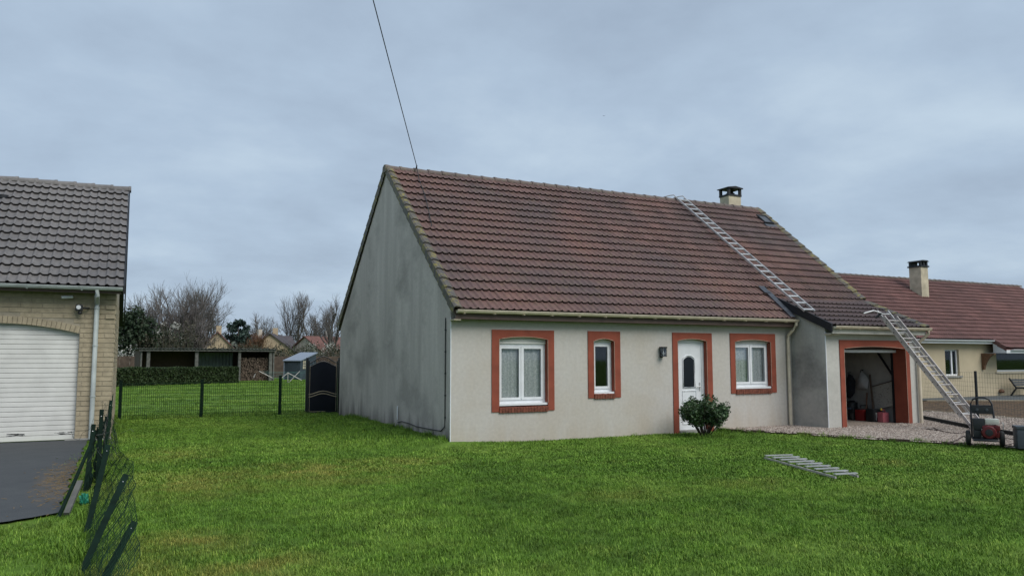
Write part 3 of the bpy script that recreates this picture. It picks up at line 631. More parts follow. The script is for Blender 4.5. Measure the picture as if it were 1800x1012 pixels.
def window(W, sashes, shutter, curtain):
    (p, q, r, s) = W['i']; (a, b, c, d) = W['o']; y = 0.115; zt = s-shutter
    f = MB()
    f.box(p, q, y, y+0.07, r, r+0.075).box(p, q, y, y+0.07, zt-0.045, zt).box(p, p+0.05, y, y+0.07, r+0.075, zt-0.045).box(q-0.05, q, y, y+0.07, r+0.075, zt-0.045)
    win = part(f, 'window', 'white_pvc', house)
    surround(win, W, 0.0, 0.19, 0.055)
    n = sashes; w = (q-p-0.10)/n
    for k in range(n):
        x0, x1 = p+0.05+k*w, p+0.05+(k+1)*w; z0, z1 = r+0.075, zt-0.045; e = 0.058; ss = MB(); ys = y-0.018
        ss.box(x0+.003, x1-.003, ys, ys+0.065, z0+.003, z0+e).box(x0+.003, x1-.003, ys, ys+0.065, z1-e, z1-.003).box(x0+.003, x0+e, ys, ys+0.065, z0+e, z1-e).box(x1-e, x1-.003, ys, ys+0.065, z0+e, z1-e)
        part(ss, 'sash', 'white_pvc', win); part(MB().box(x0+e, x1-e, ys+0.026, ys+0.032, z0+e, z1-e), 'pane', 'glass', win)
    if n == 2: part(MB().box((p+q)/2-0.012, (p+q)/2+0.012, y-0.03, y-0.019, r+0.1, zt-0.06), 'astragal', 'white_pvc', win)
    if shutter:
        nsl = max(2, int(shutter/0.042))
        for k in range(nsl):
            z = zt+0.002+k*(shutter/nsl); part(MB().bevel_box(p+0.002, q-0.002, y-0.035, y-0.005, z, z+shutter/nsl-0.005, 0.006), 'shutter_slat', 'door_white', win)
        part(MB().box(p, q, y-0.004, y+0.05, zt+0.001, s), 'shutter_box', 'white_pvc', win)
    part(MB().bevel_box(p-0.001, q+0.001, -0.0, y+0.02, r-0.035, r+0.012, 0.006), 'sill_nose', 'white_pvc', win)
    k = round((q-p)/0.07)
    for i in range(k):
        shared('brick', sill_me, win, (p+(q-p)*(i+0.5)/k, 0.055, c+0.045+random.uniform(-.003, .003)), (R(8), 0, 0), ((q-p)/k/0.07, 1, 1))
    if curtain:
        cu = MB(); m_ = 90
        for i in range(m_+1):
            x = p-0.10+(q-p+0.20)*i/m_; yy = 0.200+0.010*math.sin(i*0.9+1.3*math.sin(i*0.23)); cu.v += [(x, yy, r-0.02), (x, yy+0.004, zt+0.05)]
        cu.f = [(2*i, 2*i+2, 2*i+3, 2*i+1) for i in range(m_)]; part(cu, 'curtain', 'lace_curtain', win, True)
    return win
window(W1, 2, 0.15, True); window(W2, 1, 0.07, False); window(W3, 2, 0.09, True)
# front door
(p, q, r, s) = DR['i']; y = 0.12
door = part(MB().box(p+0.07, q-0.07, y, y+0.05, 0.06, 2.13), 'door', 'white_pvc', house)
surround(door, DR, 0.0, 0.20, 0.05)
fr = MB().box(p, p+0.07, y-0.02, y+0.06, 0.03, 2.20).box(q-0.07, q, y-0.02, y+0.06, 0.03, 2.20).box(p+0.07, q-0.07, y-0.02, y+0.06, 2.13, 2.225); part(fr, 'door_frame', 'white_pvc', door)
gx0, gx1, gz0, gz1 = p+0.27, q-0.30, 1.08, 1.80
arc = arch_pts(gx0, gx1, gz1-0.08, 0.08, 10)
part(MB().prism([(gx0, gz0), (gx1, gz0)]+arc[::-1], 'y', y-0.012, y-0.004), 'pane', 'panel_black', door)
mo = MB().tube([(gx0-0.025, y-0.006, gz0-0.02), (gx1+0.025, y-0.006, gz0-0.02)]+[(x+0.025*(1 if k < 5 else -1 if k > 5 else 0), y-0.006, z+0.028) for k, (x, z) in enumerate(arc[::-1])]+[(gx0-0.025, y-0.006, gz0-0.02)], 0.014, 6); part(mo, 'moulding', 'white_pvc', door, True)
for z0, z1 in ((0.72, 0.98), (0.20, 0.60)):
    x0, x1 = gx0-0.05, gx1+0.05; part(MB().tube([(x0, y-0.004, z0), (x1, y-0.004, z0), (x1, y-0.004, z1), (x0, y-0.004, z1), (x0, y-0.004, z0)], 0.012, 6), 'moulding', 'white_pvc', door)
part(MB().box(q-0.15, q-0.115, y-0.012, y-0.001, 0.98, 1.18).tube([(q-0.132, y-0.05, 1.08), (q-0.25, y-0.05, 1.08)], 0.011, 8).tube([(q-0.132, y-0.01, 1.08), (q-0.132, y-0.05, 1.08)], 0.011, 8), 'handle', 'aluminium', door)
part(MB().box(p, q, -0.06, y+0.06, -0.05, 0.055), 'threshold', 'concrete', door)
# garage opening: surround, raised white door
gdoor = part(MB().bevel_box(10.11, 12.38, -0.86, -0.80, 1.905, 1.975, 0.008).box(10.13, 12.36, -0.795, 1.2, 1.925, 1.965), 'garage_door', 'white_pvc', house)
surround(gdoor, GD, -HG, 0.36, 0.055)
part(MB().bar(onx(1543, 620, 12.52), onx(1571, 662, 12.50), 0.03, 0.05), 'door_arm', 'black_metal', gdoor)
part(MB().box(12.385, 12.42, -0.74, -0.68, 0.05, 1.92), 'door_rail', 'black_metal', gdoor)

# roof of the house
ze = 2.71
deck = MB(); slab(deck, -0.02, HR+0.1, -0.22, ze+0.0, HD/2, ze+(HD/2+0.22)*SLOPE, 0.04); slab(deck, -0.02, HR+0.1, HD/2, ze+(HD/2+0.22)*SLOPE+0.001, HD+0.25, ze-0.02, 0.05)
roof = part(deck, 'roof', 'tile_ridge', house)
low = MB(); slab(low, HL-0.08, HR+0.1, -1.32, 2.515, Y_B+0.05, 2.515+(Y_B+1.37)*SL2, 0.05); lowroof = part(low, 'garage_roof', 'tile_low', house)
TW, NROW = 0.3305, 18; SLEN = (HD/2+0.25)/math.cos(TH); GA = SLEN/NROW
tme = tile_mesh('tile', 'tile_main', TW, GA+0.07)
x_start = 0.10; ncol = int(round((HR+0.0-x_start)/TW)); cells = []
ct, st = math.cos(TH), math.sin(TH)
for i in range(NROW):
    s = i*GA
    for j in range(ncol):
        x = x_start+j*TW
        if x > HL-0.2 and i < 2: continue
        cells.append((x, -0.27+s*ct, ze+0.025+s*st, TH))
lay_tiles(roof, tme, cells, 300, 'far_tiles')
SL2LEN = (Y_B+1.36)/math.cos(TH2); nr2 = 6; ga2 = SL2LEN/nr2; tlo = tile_mesh('tile', 'tile_low', TW, ga2+0.06); c2, s2 = math.cos(TH2), math.sin(TH2)
cells = [(HL-0.04+j*TW, -1.40+i*ga2*c2, 2.53+i*ga2*s2, TH2) for i in range(nr2) for j in range(int((HR-HL+0.04)/TW))]
lay_tiles(lowroof, tlo, cells, 300, 'far_tiles')
vl = verge_mesh('verge_tile', 'tile_verge', GA+0.05, -1); vr = verge_mesh('verge_tile', 'tile_verge', GA+0.05, 1)
for i in range(NROW):
    s = i*GA; shared('verge_tile', vl, roof, (-0.03, -0.28+s*ct, ze+0.03+s*st), (TH, 0, 0))
    shared('verge_tile', vl, roof, (-0.03, HD+0.28-s*ct, ze+0.03+s*st), (TH, 0, math.pi), (-1, 1, 1))
    if i > 2: shared('verge_tile', vr, roof, (HR+0.10, -0.27+s*ct, ze+0.03+s*st), (TH, 0, 0))
for i in range(nr2): shared('verge_tile', vr, lowroof, (HR+0.10, -1.40+i*ga2*c2, 2.535+i*ga2*s2), (TH2, 0, 0), (1, 0.95, 1))
RL = 0.395; rme = ridge_mesh('ridge_tile', 'tile_ridge', RL); zr = ze+(HD/2+0.22)*SLOPE+0.02
for k in range(33): shared('ridge_tile', rme, roof, (-0.06+k*RL, HD/2, zr+random.uniform(-.004, .004)), (0, R(random.uniform(-.7, .7)), 0))
part(MB().prism([(HD/2-0.16, zr-0.10), (HD/2+0.16, zr-0.10), (HD/2+0.12, zr+0.06), (HD/2, zr+0.11), (HD/2-0.12, zr+0.06)], 'x', -0.075, -0.055), 'ridge_end', 'tile_verge', roof)
# dark board closing the step of the garage roof, and lead flashing on the main slope
zt2 = lambda y: 2.53+(y+1.36)*SL2+0.085
part(MB().prism([(-1.40, zt2(-1.40)), (-1.40, zt2(-1.40)-0.20), (-0.2, zt2(-0.2)-0.20), (Y_B+0.35, rf(Y_B+0.35)+0.06), (Y_B+0.35, rf(Y_B+0.35)+0.14), (Y_B, zt2(Y_B)+0.01)], 'x', HL-0.10, HL-0.06), 'barge_board', 'black_board', lowroof)
fl = MB(); n0 = Vector((0, -st, ct))
for x0, x1, a0, a1, off in ((HL-0.29, HL-0.10, 0.0, 1.16, 0.095), (HL-0.36, HL-0.15, 1.05, 1.36, 0.105)):
    P = lambda x, s: Vector((x, -0.25+s*ct, ze+0.03+s*st))+n0*off
    fl.add([P(x0, a0), P(x1, a0), P(x1, a1), P(x0, a1)], [(0, 1, 2, 3)])
part(fl, 'flashing', 'lead', roof)
# chimney
ch = part(MB().bevel_box(12.06, 12.60, 4.98, 5.42, 5.8, 7.24, 0.015), 'chimney', 'chim_render', house)
part(MB().box(12.04, 12.62, 4.96, 5.44, 7.241, 7.30), 'chimney_band', 'black_board', ch)
for x in (12.05, 12.54):
    for yy in (4.97, 5.36): part(MB().box(x, x+0.08, yy, yy+0.08, 7.30, 7.50), 'cap_post', 'black_board', ch)
part(MB().lathe([(0.0, 0), (0.10, 0), (0.16, 0.06), (0.04, 0.12), (0.03, 0.16)], (12.33, 5.2, 7.30), 10), 'flue', 'black_board', ch)
part(MB().prism([(12.00, 7.50), (12.66, 7.50), (12.66, 7.53), (12.33, 7.58), (12.00, 7.53)], 'y', 4.92, 5.48), 'cap_slab', 'black_board', ch)
# small roof hatch
def roofp(x, s, n): return Vector((x, -0.25+s*ct, ze+0.03+s*st))+n0*n
sk_m = MB(); c0 = roofp(12.36, 5.18, 0); M = Matrix.Translation(c0) @ Matrix.Rotation(TH, 4, 'X')
def inM(mb2, M): r_ = MB(); r_.v = [tuple(M @ Vector(v)) for v in mb2.v]; r_.f = mb2.f; return r_
hatch = part(inM(MB().box(0, 0.40, 0, 0.04, 0.03, 0.12).box(0, 0.40, 0.46, 0.5, 0.03, 0.12).box(0, 0.04, 0.04, 0.46, 0.03, 0.12).box(0.36, 0.40, 0.04, 0.46, 0.03, 0.12), M), 'roof_hatch', 'black_board', roof)
part(inM(MB().box(0.04, 0.36, 0.04, 0.46, 0.09, 0.10), M), 'hatch_pane', 'lead', roof)
part(inM(MB().box(-0.03, 0.43, -0.20, -0.005, 0.055, 0.07), M), 'hatch_apron', 'lead', roof)
# gutters
def gutter(parent, x0, x1, y, z, mat, r=0.062, brackets=True, step=0.68):
    mb = MB(); k = 9
    for x in (x0, x1):
        for j in range(k): a = math.pi+math.pi*j/(k-1); mb.v.append((x, y+r*math.cos(a), z+r*math.sin(a)))
        for j in range(k): a = math.pi+math.pi*(k-1-j)/(k-1); mb.v.append((x, y+(r-.006)*math.cos(a), z+(r-.006)*math.sin(a)))
    n = 2*k; mb.f = [(j, (j+1) % n, n+(j+1) % n, n+j) for j in range(n)]+[tuple(range(k)), tuple(range(n, n+k))[::-1]]
    mb.tube([(x0, y-r, z), (x1, y-r, z)], 0.009, 6)
    g = part(mb, 'gutter', mat, parent, 40)
    if brackets:
        x = x0+0.15
        while x < x1:
            part(MB().box(x-0.014, x+0.014, y-r-0.002, y+r*0.4, z-r-0.012, z-r-0.003), 'bracket', mat, g); x += step
    return g
gutter(house, 0.0, HL-0.06, -0.315, 2.735, 'cream_pvc'); gutter(house, HL-0.04, HR+0.13, -1.43, 2.535, 'cream_pvc')
part(MB().box(-0.0, HL-0.1, -0.245, -0.225, 2.56, 2.72).box(-0.0, HL-0.02, -0.225, -0.001, 2.56, 2.575), 'soffit', 'brown_soffit', house)
part(MB().box(-0.025, 0.12, -0.24, -0.002, 2.53, 2.558), 'soffit_end', 'chim_render', house)
part(MB().box(HL-0.03, HR+0.05, -1.36, -1.34, 2.36, 2.52).box(HL-0.03, HR+0.05, -1.34, -HG-0.001, 2.36, 2.375), 'garage_soffit', 'render_garage', house)
part(MB().box(HL-0.03, HL+0.27, -1.30, -HG-0.002, 2.325, 2.355), 'soffit_end', 'chim_render', house)
dp = MB().tube([(HL-0.12, -0.315, 2.69), (HL-0.12, -0.31, 2.60), (HL-0.15, -0.22, 2.48), (HL-0.17, -0.075, 2.34), (HL-0.17, -0.07, 2.2), (HL-0.17, -0.07, 0.06)], 0.042, 10)
d_ = part(dp, 'downpipe', 'cream_pvc', house, 45)
for z in (0.95, 1.9): part(MB().lathe([(0.05, -0.012), (0.05, 0.012)], (HL-0.17, -0.07, z), 12), 'pipe_collar', 'cream_pvc', d_)
dp = MB().tube([(HR+0.07, -1.43, 2.49), (HR+0.07, -1.42, 2.40), (HR+0.03, -1.30, 2.28), (HR-0.03, -1.19, 2.16), (HR-0.05, -1.185, 2.0), (HR-0.05, -1.185, 0.06)], 0.042, 10)
part(dp, 'downpipe', 'cream_pvc', house, 45)
# cable clipped up the gable corner and along its foot
pts_ = [onx(*p_, -0.02) for p_ in ((699, 742), (706, 740), (720, 744), (732, 749), (752, 753), (775, 757))]
cb_ = [(-0.022, v.y, v.z) for v in pts_]+[(-0.022, 0.27, 0.36), (-0.022, 0.25, 0.5), (-0.022, 0.25, 2.6)]
cbl = part(MB().tube(cb_, 0.011, 6), 'wall_cable', 'dark_plastic', house)
for z in (0.55, 1.0, 1.45, 1.9, 2.35): part(MB().box(-0.036, -0.006, 0.232, 0.268, z-0.012, z+0.012), 'cable_clip', 'dark_plastic', cbl)
part(MB().tube([(-0.03, pts_[0].y, 0.30), (-0.03, pts_[0].y, 0.62)], 0.016, 6), 'water_tap', 'white_pvc', house)
# wall lamp by the door
lp = thing('wall_lamp', 'dark metal lantern fixed to the front wall left of the white door', 'lamp', (5.31, 0, 1.80))
part(MB().box(5.27, 5.35, -0.025, -0.001, 1.78, 2.02), 'back_plate', 'dark_plastic', lp)
part(MB().bevel_box(5.24, 5.38, -0.16, -0.026, 2.00, 2.03, 0.006).box(5.25, 5.37, -0.15, -0.027, 1.80, 1.815).box(5.25, 5.26, -0.15, -0.14, 1.815, 2.001).box(5.36, 5.37, -0.15, -0.14, 1.815, 2.001).box(5.25, 5.26, -0.037, -0.027, 1.815, 2.001).box(5.36, 5.37, -0.037, -0.027, 1.815, 2.001), 'lantern_frame', 'dark_plastic', lp)
part(MB().box(5.262, 5.358, -0.138, -0.039, 1.816, 1.999), 'lantern_glass', 'glass', lp)
part(MB().lathe([(0.02, 0), (0.028, 0.05), (0.012, 0.1)], (5.31, -0.09, 1.83), 10), 'bulb', 'white_pvc', lp)

# ------------------------------------------------------------------ ladders
def ladder(parent, a, b, width_dir, w, nrung, rail, rung_r, mat, rmat, up, tread=None, caps=False, r0=0.05, r1=0.97):
    """two rails from a to b (left rail), rungs of their own between them"""
    a, b, wd = Vector(a), Vector(b), Vector(width_dir).normalized()
    for s in (0, 1): part(MB().bar(a+wd*(w*s), b+wd*(w*s), rail[0], rail[1], up), 'rail', mat, parent)
    for k in range(nrung):
        f = r0+(r1-r0)*k/(nrung-1); p = a.lerp(b, f)
        if tread: mb = MB().bar(p+wd*0.012, p+wd*(w-0.012), tread[0], tread[1], up)
        else: mb = MB().tube([p+wd*0.0, p+wd*w], rung_r, 8)
        rg_ = part(mb, 'rung', rmat, parent)
        if caps: part(MB().tube([p-wd*0.022, p-wd*0.0135], rung_r*0.85, 8).tube([p+wd*(w+0.0135), p+wd*(w+0.022)], rung_r*0.85, 8), 'rung_end', 'dark_plastic', rg_)
q0 = roofp(9.44, 6.05, 0.11); lad = thing('roof_ladder', 'aluminium ladder lying flat on the roof slope, hooked over the ridge', 'ladder', tuple(q0))
def mainp(x, y, n): return Vector((x, y, ze+0.03+(y+0.25)*SLOPE))+n0*n
la, lb = mainp(9.43, 4.50, 0.12), Vector((10.03, 0.10, Z_B-(Y_B-0.10)*SL2+0.09))
mid = mainp(9.72, 2.3, 0.12); a1 = mainp(9.43, 4.50, 0.12); b1 = mainp(9.98, 0.62, 0.15)
wd = Vector((0.985, 0.17*0, 0.0)); upv = tuple(n0)
lad_b = next(CAM+ray(1414, 546)*t_ for t_ in [((2.55+0.10+1.36*SL2)+SL2*CAM.y-CAM.z)/(ray(1414, 546).z-SL2*ray(1414, 546).y)])
ladder(lad, lad_b, a1, wd, 0.36, 21, (0.028, 0.05), 0.016, 'aluminium', 'aluminium', upv, tread=(0.05, 0.03), r0=0.01, r1=0.985)
for s in (0, 0.36):
    c = a1+Vector((s, 0, 0)); zz = zr+0.13
    part(MB().tube([c, c+Vector((-0.03, 0.12, 0.13)), Vector((c.x-0.10, HD/2+0.05, zz+0.06)), Vector((c.x-0.22, HD/2+0.16, zz+0.03)), Vector((c.x-0.30, HD/2+0.30, zz-0.12)), Vector((c.x-0.31, HD/2+0.36, zz-0.24))], 0.016, 6), 'ridge_hook', 'aluminium_dull', lad)
ft, tp = Vector((11.62, -3.40, 0.06)), Vector((11.02, -1.45, 2.98)); dr_ = (tp-ft).normalized()
el = thing('extension_ladder', 'long two-section aluminium ladder leaning on the garage gutter', 'ladder', tuple(ft))
nrm = Vector((1, 0, 0)).cross(dr_).normalized()
if nrm.y > 0: nrm = -nrm
ladder(el, ft, ft+dr_*3.35, (1, 0, 0), 0.46, 12, (0.026, 0.068), 0.016, 'aluminium_dull', 'aluminium_dull', tuple(nrm), caps=True, r0=0.06, r1=0.96)
ladder(el, ft+dr_*0.45-nrm*0.075+Vector((0.035, 0, 0)), ft+dr_*3.58-nrm*0.075+Vector((0.035, 0, 0)), (1, 0, 0), 0.39, 11, (0.024, 0.062), 0.016, 'aluminium', 'aluminium', tuple(nrm), caps=True, r0=0.03, r1=0.97)
e0 = ft+dr_*3.45
part(MB().tube([e0+Vector((0.0, 0, 0)), e0+Vector((-0.22, 0.05, 0.06)), e0+Vector((-0.62, 0.02, -0.02))], 0.018, 6), 'stand_off', 'aluminium', el)
part(MB().tube([e0, e0+Vector((-0.10, 0.10, -0.12))], 0.03, 6), 'stand_off_foot', 'dark_plastic', el)
ga_, gb_, gc_, gd_ = [onz(*p_, 0.08) for p_ in ((1344, 801), (1391, 799.5), (1469, 835), (1508, 833))]
gl = thing('lawn_ladder', 'short aluminium roof ladder section lying flat on the grass', 'ladder', (gc_.x, gc_.y, 0.0))
part(MB().bar(gc_-Vector((0, 0, .03)), ga_-Vector((0, 0, .03)), 0.022, 0.03), 'rail', 'aluminium_dull', gl); part(MB().bar(gd_-Vector((0, 0, .03)), gb_-Vector((0, 0, .03)), 0.022, 0.03), 'rail', 'aluminium_dull', gl)
for k in range(9):
    f = 0.015+0.97*k/8; u_, v_ = gc_.lerp(ga_, f), gd_.lerp(gb_, f); part(MB().bar(u_+Vector((0, 0, .012)), v_+Vector((0, 0, .012)), 0.055, 0.016), 'rung', 'aluminium', gl)

# ------------------------------------------------------------------ shrubs and leaf clouds
def leaf(mb, p, s, rg, asp=0.55):
    n = Vector((rg.gauss(0, 1), rg.gauss(0, 1), rg.gauss(0, 1)+0.5)).normalized(); a = n.orthogonal().normalized(); a.rotate(Matrix.Rotation(rg.uniform(0, 6.28), 3, n)); b = n.cross(a)
    mb.add([p-a*s, p-b*s*asp, p+a*s, p+b*s*asp], [(0, 1, 2, 3)])
def clumps(mb, centers, n, rad, size, rg, flat=1.0):
    for c in centers:
        for i in range(n):
            d = Vector((rg.gauss(0, 1), rg.gauss(0, 1), rg.gauss(0, 1)*flat)); d = d.normalized()*rad*(rg.random()**0.45)
            leaf(mb, Vector(c)+d, size*rg.uniform(0.6, 1.3), rg)
bx, by = 5.72, -1.0; rg = random.Random(11)
bush = thing('shrub', 'dark green leafy shrub growing on the lawn in front of the white door', 'shrub', (bx, by, 0))
stm = MB(); tips = []
for i in range(34):
    a = rg.uniform(0, 6.28); rr = 0.54*math.sqrt(rg.random()); h = 0.90*math.sqrt(max(0.05, 1-(rr/0.72)**2))*rg.uniform(0.7, 1.0); h = max(h, 0.30)
    tip = Vector((bx+rr*math.cos(a)+0.03, by+rr*math.sin(a), h)); b0 = Vector((bx+rr*0.16*math.cos(a), by+rr*0.16*math.sin(a), 0))
    md = b0.lerp(tip, 0.5)+Vector((rg.gauss(0, .04), rg.gauss(0, .04), 0.03)); stm.tube([b0, md, tip], 0.011, 5, 0.004); tips += [tip, md.lerp(tip, 0.55), md]
    for k in range(3):
        t2 = md.lerp(tip, rg.random())+Vector((rg.gauss(0, .10), rg.gauss(0, .10), rg.uniform(0, .10))); stm.tube([md, t2], 0.005, 4, 0.003); tips.append(t2)
part(stm, 'stem', 'stem', bush)
lf = MB(); clumps(lf, [t_ for t_ in tips if t_.z > 0.24], 46, 0.10, 0.030, rg)
clumps(lf, [Vector((bx-0.55+rg.gauss(0, .06), by-0.2+rg.gauss(0, .1), 0.74+rg.gauss(0, .08))) for _ in range(8)], 12, 0.08, 0.026, rg); part(lf, 'foliage', 'shrub_leaf', bush)

# ------------------------------------------------------------------ pressure washer, hose, crate
wq = onz(1732, 783, 0.055); rz = -YAW-0.05
pw = thing('pressure_washer', 'petrol pressure washer with red engine on two black wheels, beside the gravel edge', 'pressure washer', (wq.x, wq.y, 0.058), rz-0.42); pw.scale = (0.78, 0.78, 0.78)
for sx in (-0.36, 0.36):
    wh = part(MB().lathe([(0.10, -0.055), (0.165, -0.05), (0.185, -0.03), (0.188, 0.0), (0.185, 0.03), (0.165, 0.05), (0.10, 0.055)], (sx, -0.05, 0.188), 24, 'x'), 'wheel', 'rubber', pw, 40, True)
    part(MB().lathe([(0.03, -0.062), (0.095, -0.056), (0.095, 0.056), (0.03, 0.062)], (sx, -0.05, 0.188), 16, 'x'), 'rim', 'grey_plastic', wh, 40, True)
part(MB().tube([(-0.31, -0.05, 0.188), (0.31, -0.05, 0.188)], 0.014, 8), 'axle', 'black_metal', pw, True, True)
frm = MB().tube([(-0.27, 0.05, 0.20), (-0.27, 0.06, 0.55), (-0.26, 0.14, 1.02), (-0.21, 0.155, 1.13), (-0.10, 0.16, 1.18), (0.05, 0.16, 1.18), (0.15, 0.155, 1.13), (0.20, 0.14, 1.02), (0.24, 0.06, 0.50), (0.25, 0.05, 0.20)], 0.022, 8)
frm.tube([(-0.26, 0.14, 0.98), (0.20, 0.14, 0.98)], 0.014, 8).tube([(-0.27, 0.0, 0.20), (-0.27, -0.45, 0.16), (0.25, -0.45, 0.16), (0.25, 0.0, 0.20), (-0.27, 0.0, 0.20)], 0.020, 8)
part(frm, 'frame', 'black_metal', pw, 50, True)
part(MB().bevel_box(-0.25, 0.20, 0.09, 0.13, 0.78, 0.97, 0.012), 'handle_panel', 'dark_plastic', pw, 40, True)
for x in (-0.13, 0.08): part(MB().lathe([(0.035, 0), (0.03, -0.02)], (x, 0.088, 0.88), 14, 'y'), 'gauge', 'grey_plastic', pw, 40, True)
part(MB().bevel_box(-0.25, 0.22, -0.42, 0.0, 0.17, 0.20, 0.006), 'base_plate', 'black_metal', pw, False, True)
eng = part(MB().bevel_box(-0.07, 0.30, -0.30, 0.02, 0.22, 0.52, 0.05), 'engine', 'engine_red', pw, 40, True)
part(MB().lathe([(0.165, 0.0), (0.165, -0.05), (0.14, -0.08), (0.06, -0.085)], (0.07, -0.30, 0.355), 24, 'y'), 'recoil_cover', 'engine_red', eng, 40, True)
part(MB().lathe([(0.085, 0.0), (0.08, -0.012), (0.03, -0.016)], (0.07, -0.385, 0.355), 20, 'y'), 'recoil_hub', 'dark_plastic', eng, 40, True)
part(MB().bevel_box(0.20, 0.31, -0.335, -0.28, 0.40, 0.52, 0.015), 'switch_box', 'engine_red', eng, 40, True)
part(MB().lathe([(0.015, 0), (0.018, -0.02)], (-0.07, -0.335, 0.42), 8, 'y').lathe([(0.015, 0), (0.018, -0.02)], (-0.06, -0.335, 0.30), 8, 'y'), 'bolt', 'aluminium', eng, 40, True)
part(MB().bevel_box(0.0, 0.31, -0.24, 0.02, 0.535, 0.68, 0.05), 'fuel_tank', 'tank_white', pw, 40, True)
part(MB().bevel_box(-0.26, 0.0, -0.28, 0.0, 0.40, 0.68, 0.04), 'air_filter', 'dark_plastic', pw, 40, True)
part(MB().bevel_box(-0.25, -0.08, -0.26, 0.0, 0.21, 0.40, 0.03), 'pump', 'dark_plastic', pw, 40, True)
part(MB().tube([(0.38, -0.2, 0.42), (0.385, -0.22, 0.56), (0.37, -0.22, 0.60)], 0.012, 6), 'spray_lance', 'aluminium', pw, False, True)
def hose(pxs, name, label, z=0.075):
    P = [onz(x, y, z) for x, y in pxs]; out = []
    for i in range(len(P)-1):
        a, b, c, d = P[max(i-1, 0)], P[i], P[i+1], P[min(i+2, len(P)-1)]
        for k in range(6):
            t = k/6; out.append(0.5*((2*b)+(c-a)*t+(2*a-5*b+4*c-d)*t*t+(3*b-a-3*c+d)*t**3))
    out.append(P[-1]); single(MB().tube(out, 0.011, 6), name, 'hose', label, 'hose', smooth=True)
hose([(1629, 753), (1650, 756), (1640, 751), (1655, 757), (1680, 761), (1700, 758), (1707, 752)], 'washer_hose', 'thin dark hose running from the garage corner to the pressure washer')
hose([(1664, 778), (1680, 774), (1694, 766), (1699, 772), (1696, 777), (1685, 779), (1666, 779)], 'loose_hose', 'dark hose loop on the gravel at the left wheel of the pressure washer')
hose([(1766, 770), (1785, 772), (1795, 775), (1780, 779), (1768, 782)], 'coiled_hose', 'hose lying on the gravel right of the pressure washer')
bq = onz(1803, 789, 0.055)
bxx = thing('storage_box', 'dark grey plastic box standing on the gravel right of the pressure washer', 'box', (bq.x, bq.y, 0.057), rz-0.3)
part(MB().bevel_box(-0.13, 0.35, -0.02, 0.3, 0.0, 0.36, 0.03), 'box_body', 'grey_plastic', bxx, 40, True); part(MB().bevel_box(-0.14, 0.36, -0.03, 0.31, 0.361, 0.42, 0.02), 'lid', 'grey_plastic', bxx, 40, True)

# ------------------------------------------------------------------ things inside the garage, along its right wall (x about 12.6)
XW = HR-0.27
def gar(px, py, x=XW-0.15): return onx(px, py, x)
p_ = gar(1500, 742, 12.3); zf = 0.052
def canister(px, name, label, mat, w, d, h, capm, x=12.32):
    c = gar(px, 742, x); t = thing(name, label, name.replace('_', ' '), (c.x, c.y, zf))
    part(MB().bevel_box(-w/2, w/2, -d/2, d/2, 0, h*0.78, 0.025), 'body', mat, t, 40, True)
    part(MB().tube([(-w*0.3, 0, h*0.76), (-w*0.28, 0, h*0.95), (w*0.2, 0, h*0.97), (w*0.36, 0, h*0.76)], 0.016, 6), 'grip', mat, t, 40, True)
    part(MB().lathe([(0.028, 0), (0.028, 0.05)], (-w*0.28, 0, h*0.95), 10), 'cap', capm, t, 40, True); return t
canister(1553, 'plastic_jug', 'pink plastic jug with a yellow cap on the garage floor', 'pink_plastic', 0.24, 0.18, 0.34, 'yellow_plastic')
def bucket(px, label, mat, r, h, x=12.30):
    c = gar(px, 742, x); t = thing('bucket', label, 'bucket', (c.x, c.y, zf))
    part(MB().lathe([(r*0.85, 0), (r, h), (r*1.05, h), (r*1.05, h-0.02), (r*0.97, h-0.02), (r*0.8, 0.02)], (0, 0, 0), 16), 'body', mat, t, 40, True)
    part(MB().tube([(-r, 0, h-.02), (-r*0.7, -r*0.6, h*0.75), (0, -r*1.05, h*0.62), (r*0.7, -r*0.6, h*0.75), (r, 0, h-.02)], 0.006, 5), 'bail', 'aluminium_dull', t, False, True); return t
bucket(1504, 'small pale paint bucket in the garage, nearest the left jamb', 'cloth_white', 0.085, 0.17); bucket(1494, 'blue bucket standing against the left side of the garage opening', 'blue_plastic', 0.11, 0.34)
c = gar(1537, 742, 12.3); cr = thing('black_tub', 'black tub with a white label between the red crate and the pink jug', 'tub', (c.x, c.y, zf))
part(MB().bevel_box(-0.17, 0.17, -0.13, 0.13, 0, 0.34, 0.02), 'body', 'dark_plastic', cr, 40, True); part(MB().box(-0.10, 0.08, -0.136, -0.132, 0.04, 0.25), 'paper_label', 'paper', cr, False, True)
c = gar(1520, 742, 12.34); cr = thing('tool_crate', 'red plastic tool crate on the garage floor beside the black tub', 'crate', (c.x, c.y, zf))
part(MB().bevel_box(-0.20, 0.20, -0.14, 0.14, 0, 0.30, 0.015), 'body', 'red_plastic', cr, 40, True); part(MB().tube([(-0.16, 0, 0.30), (-0.12, 0, 0.42), (0.12, 0, 0.42), (0.16, 0, 0.30)], 0.015, 6), 'grip', 'dark_plastic', cr, 40, True)
c = gar(1498, 742, 12.38); cr = thing('motor_mower', 'dark lawnmower with a black deck at the back of the garage', 'mower', (c.x, c.y, zf))
part(MB().bevel_box(-0.25, 0.28, -0.25, 0.25, 0.12, 0.30, 0.05), 'deck', 'dark_plastic', cr, 40, True); part(MB().lathe([(0.16, 0), (0.16, 0.16), (0.08, 0.22)], (0, 0, 0.31), 16), 'motor', 'black_metal', cr, 40, True)
for sx in (-0.24, 0.26): part(MB().lathe([(0.10, -0.03), (0.10, 0.03)], (sx, -0.24, 0.10), 14, 'y'), 'wheel', 'rubber', cr, 40, True)
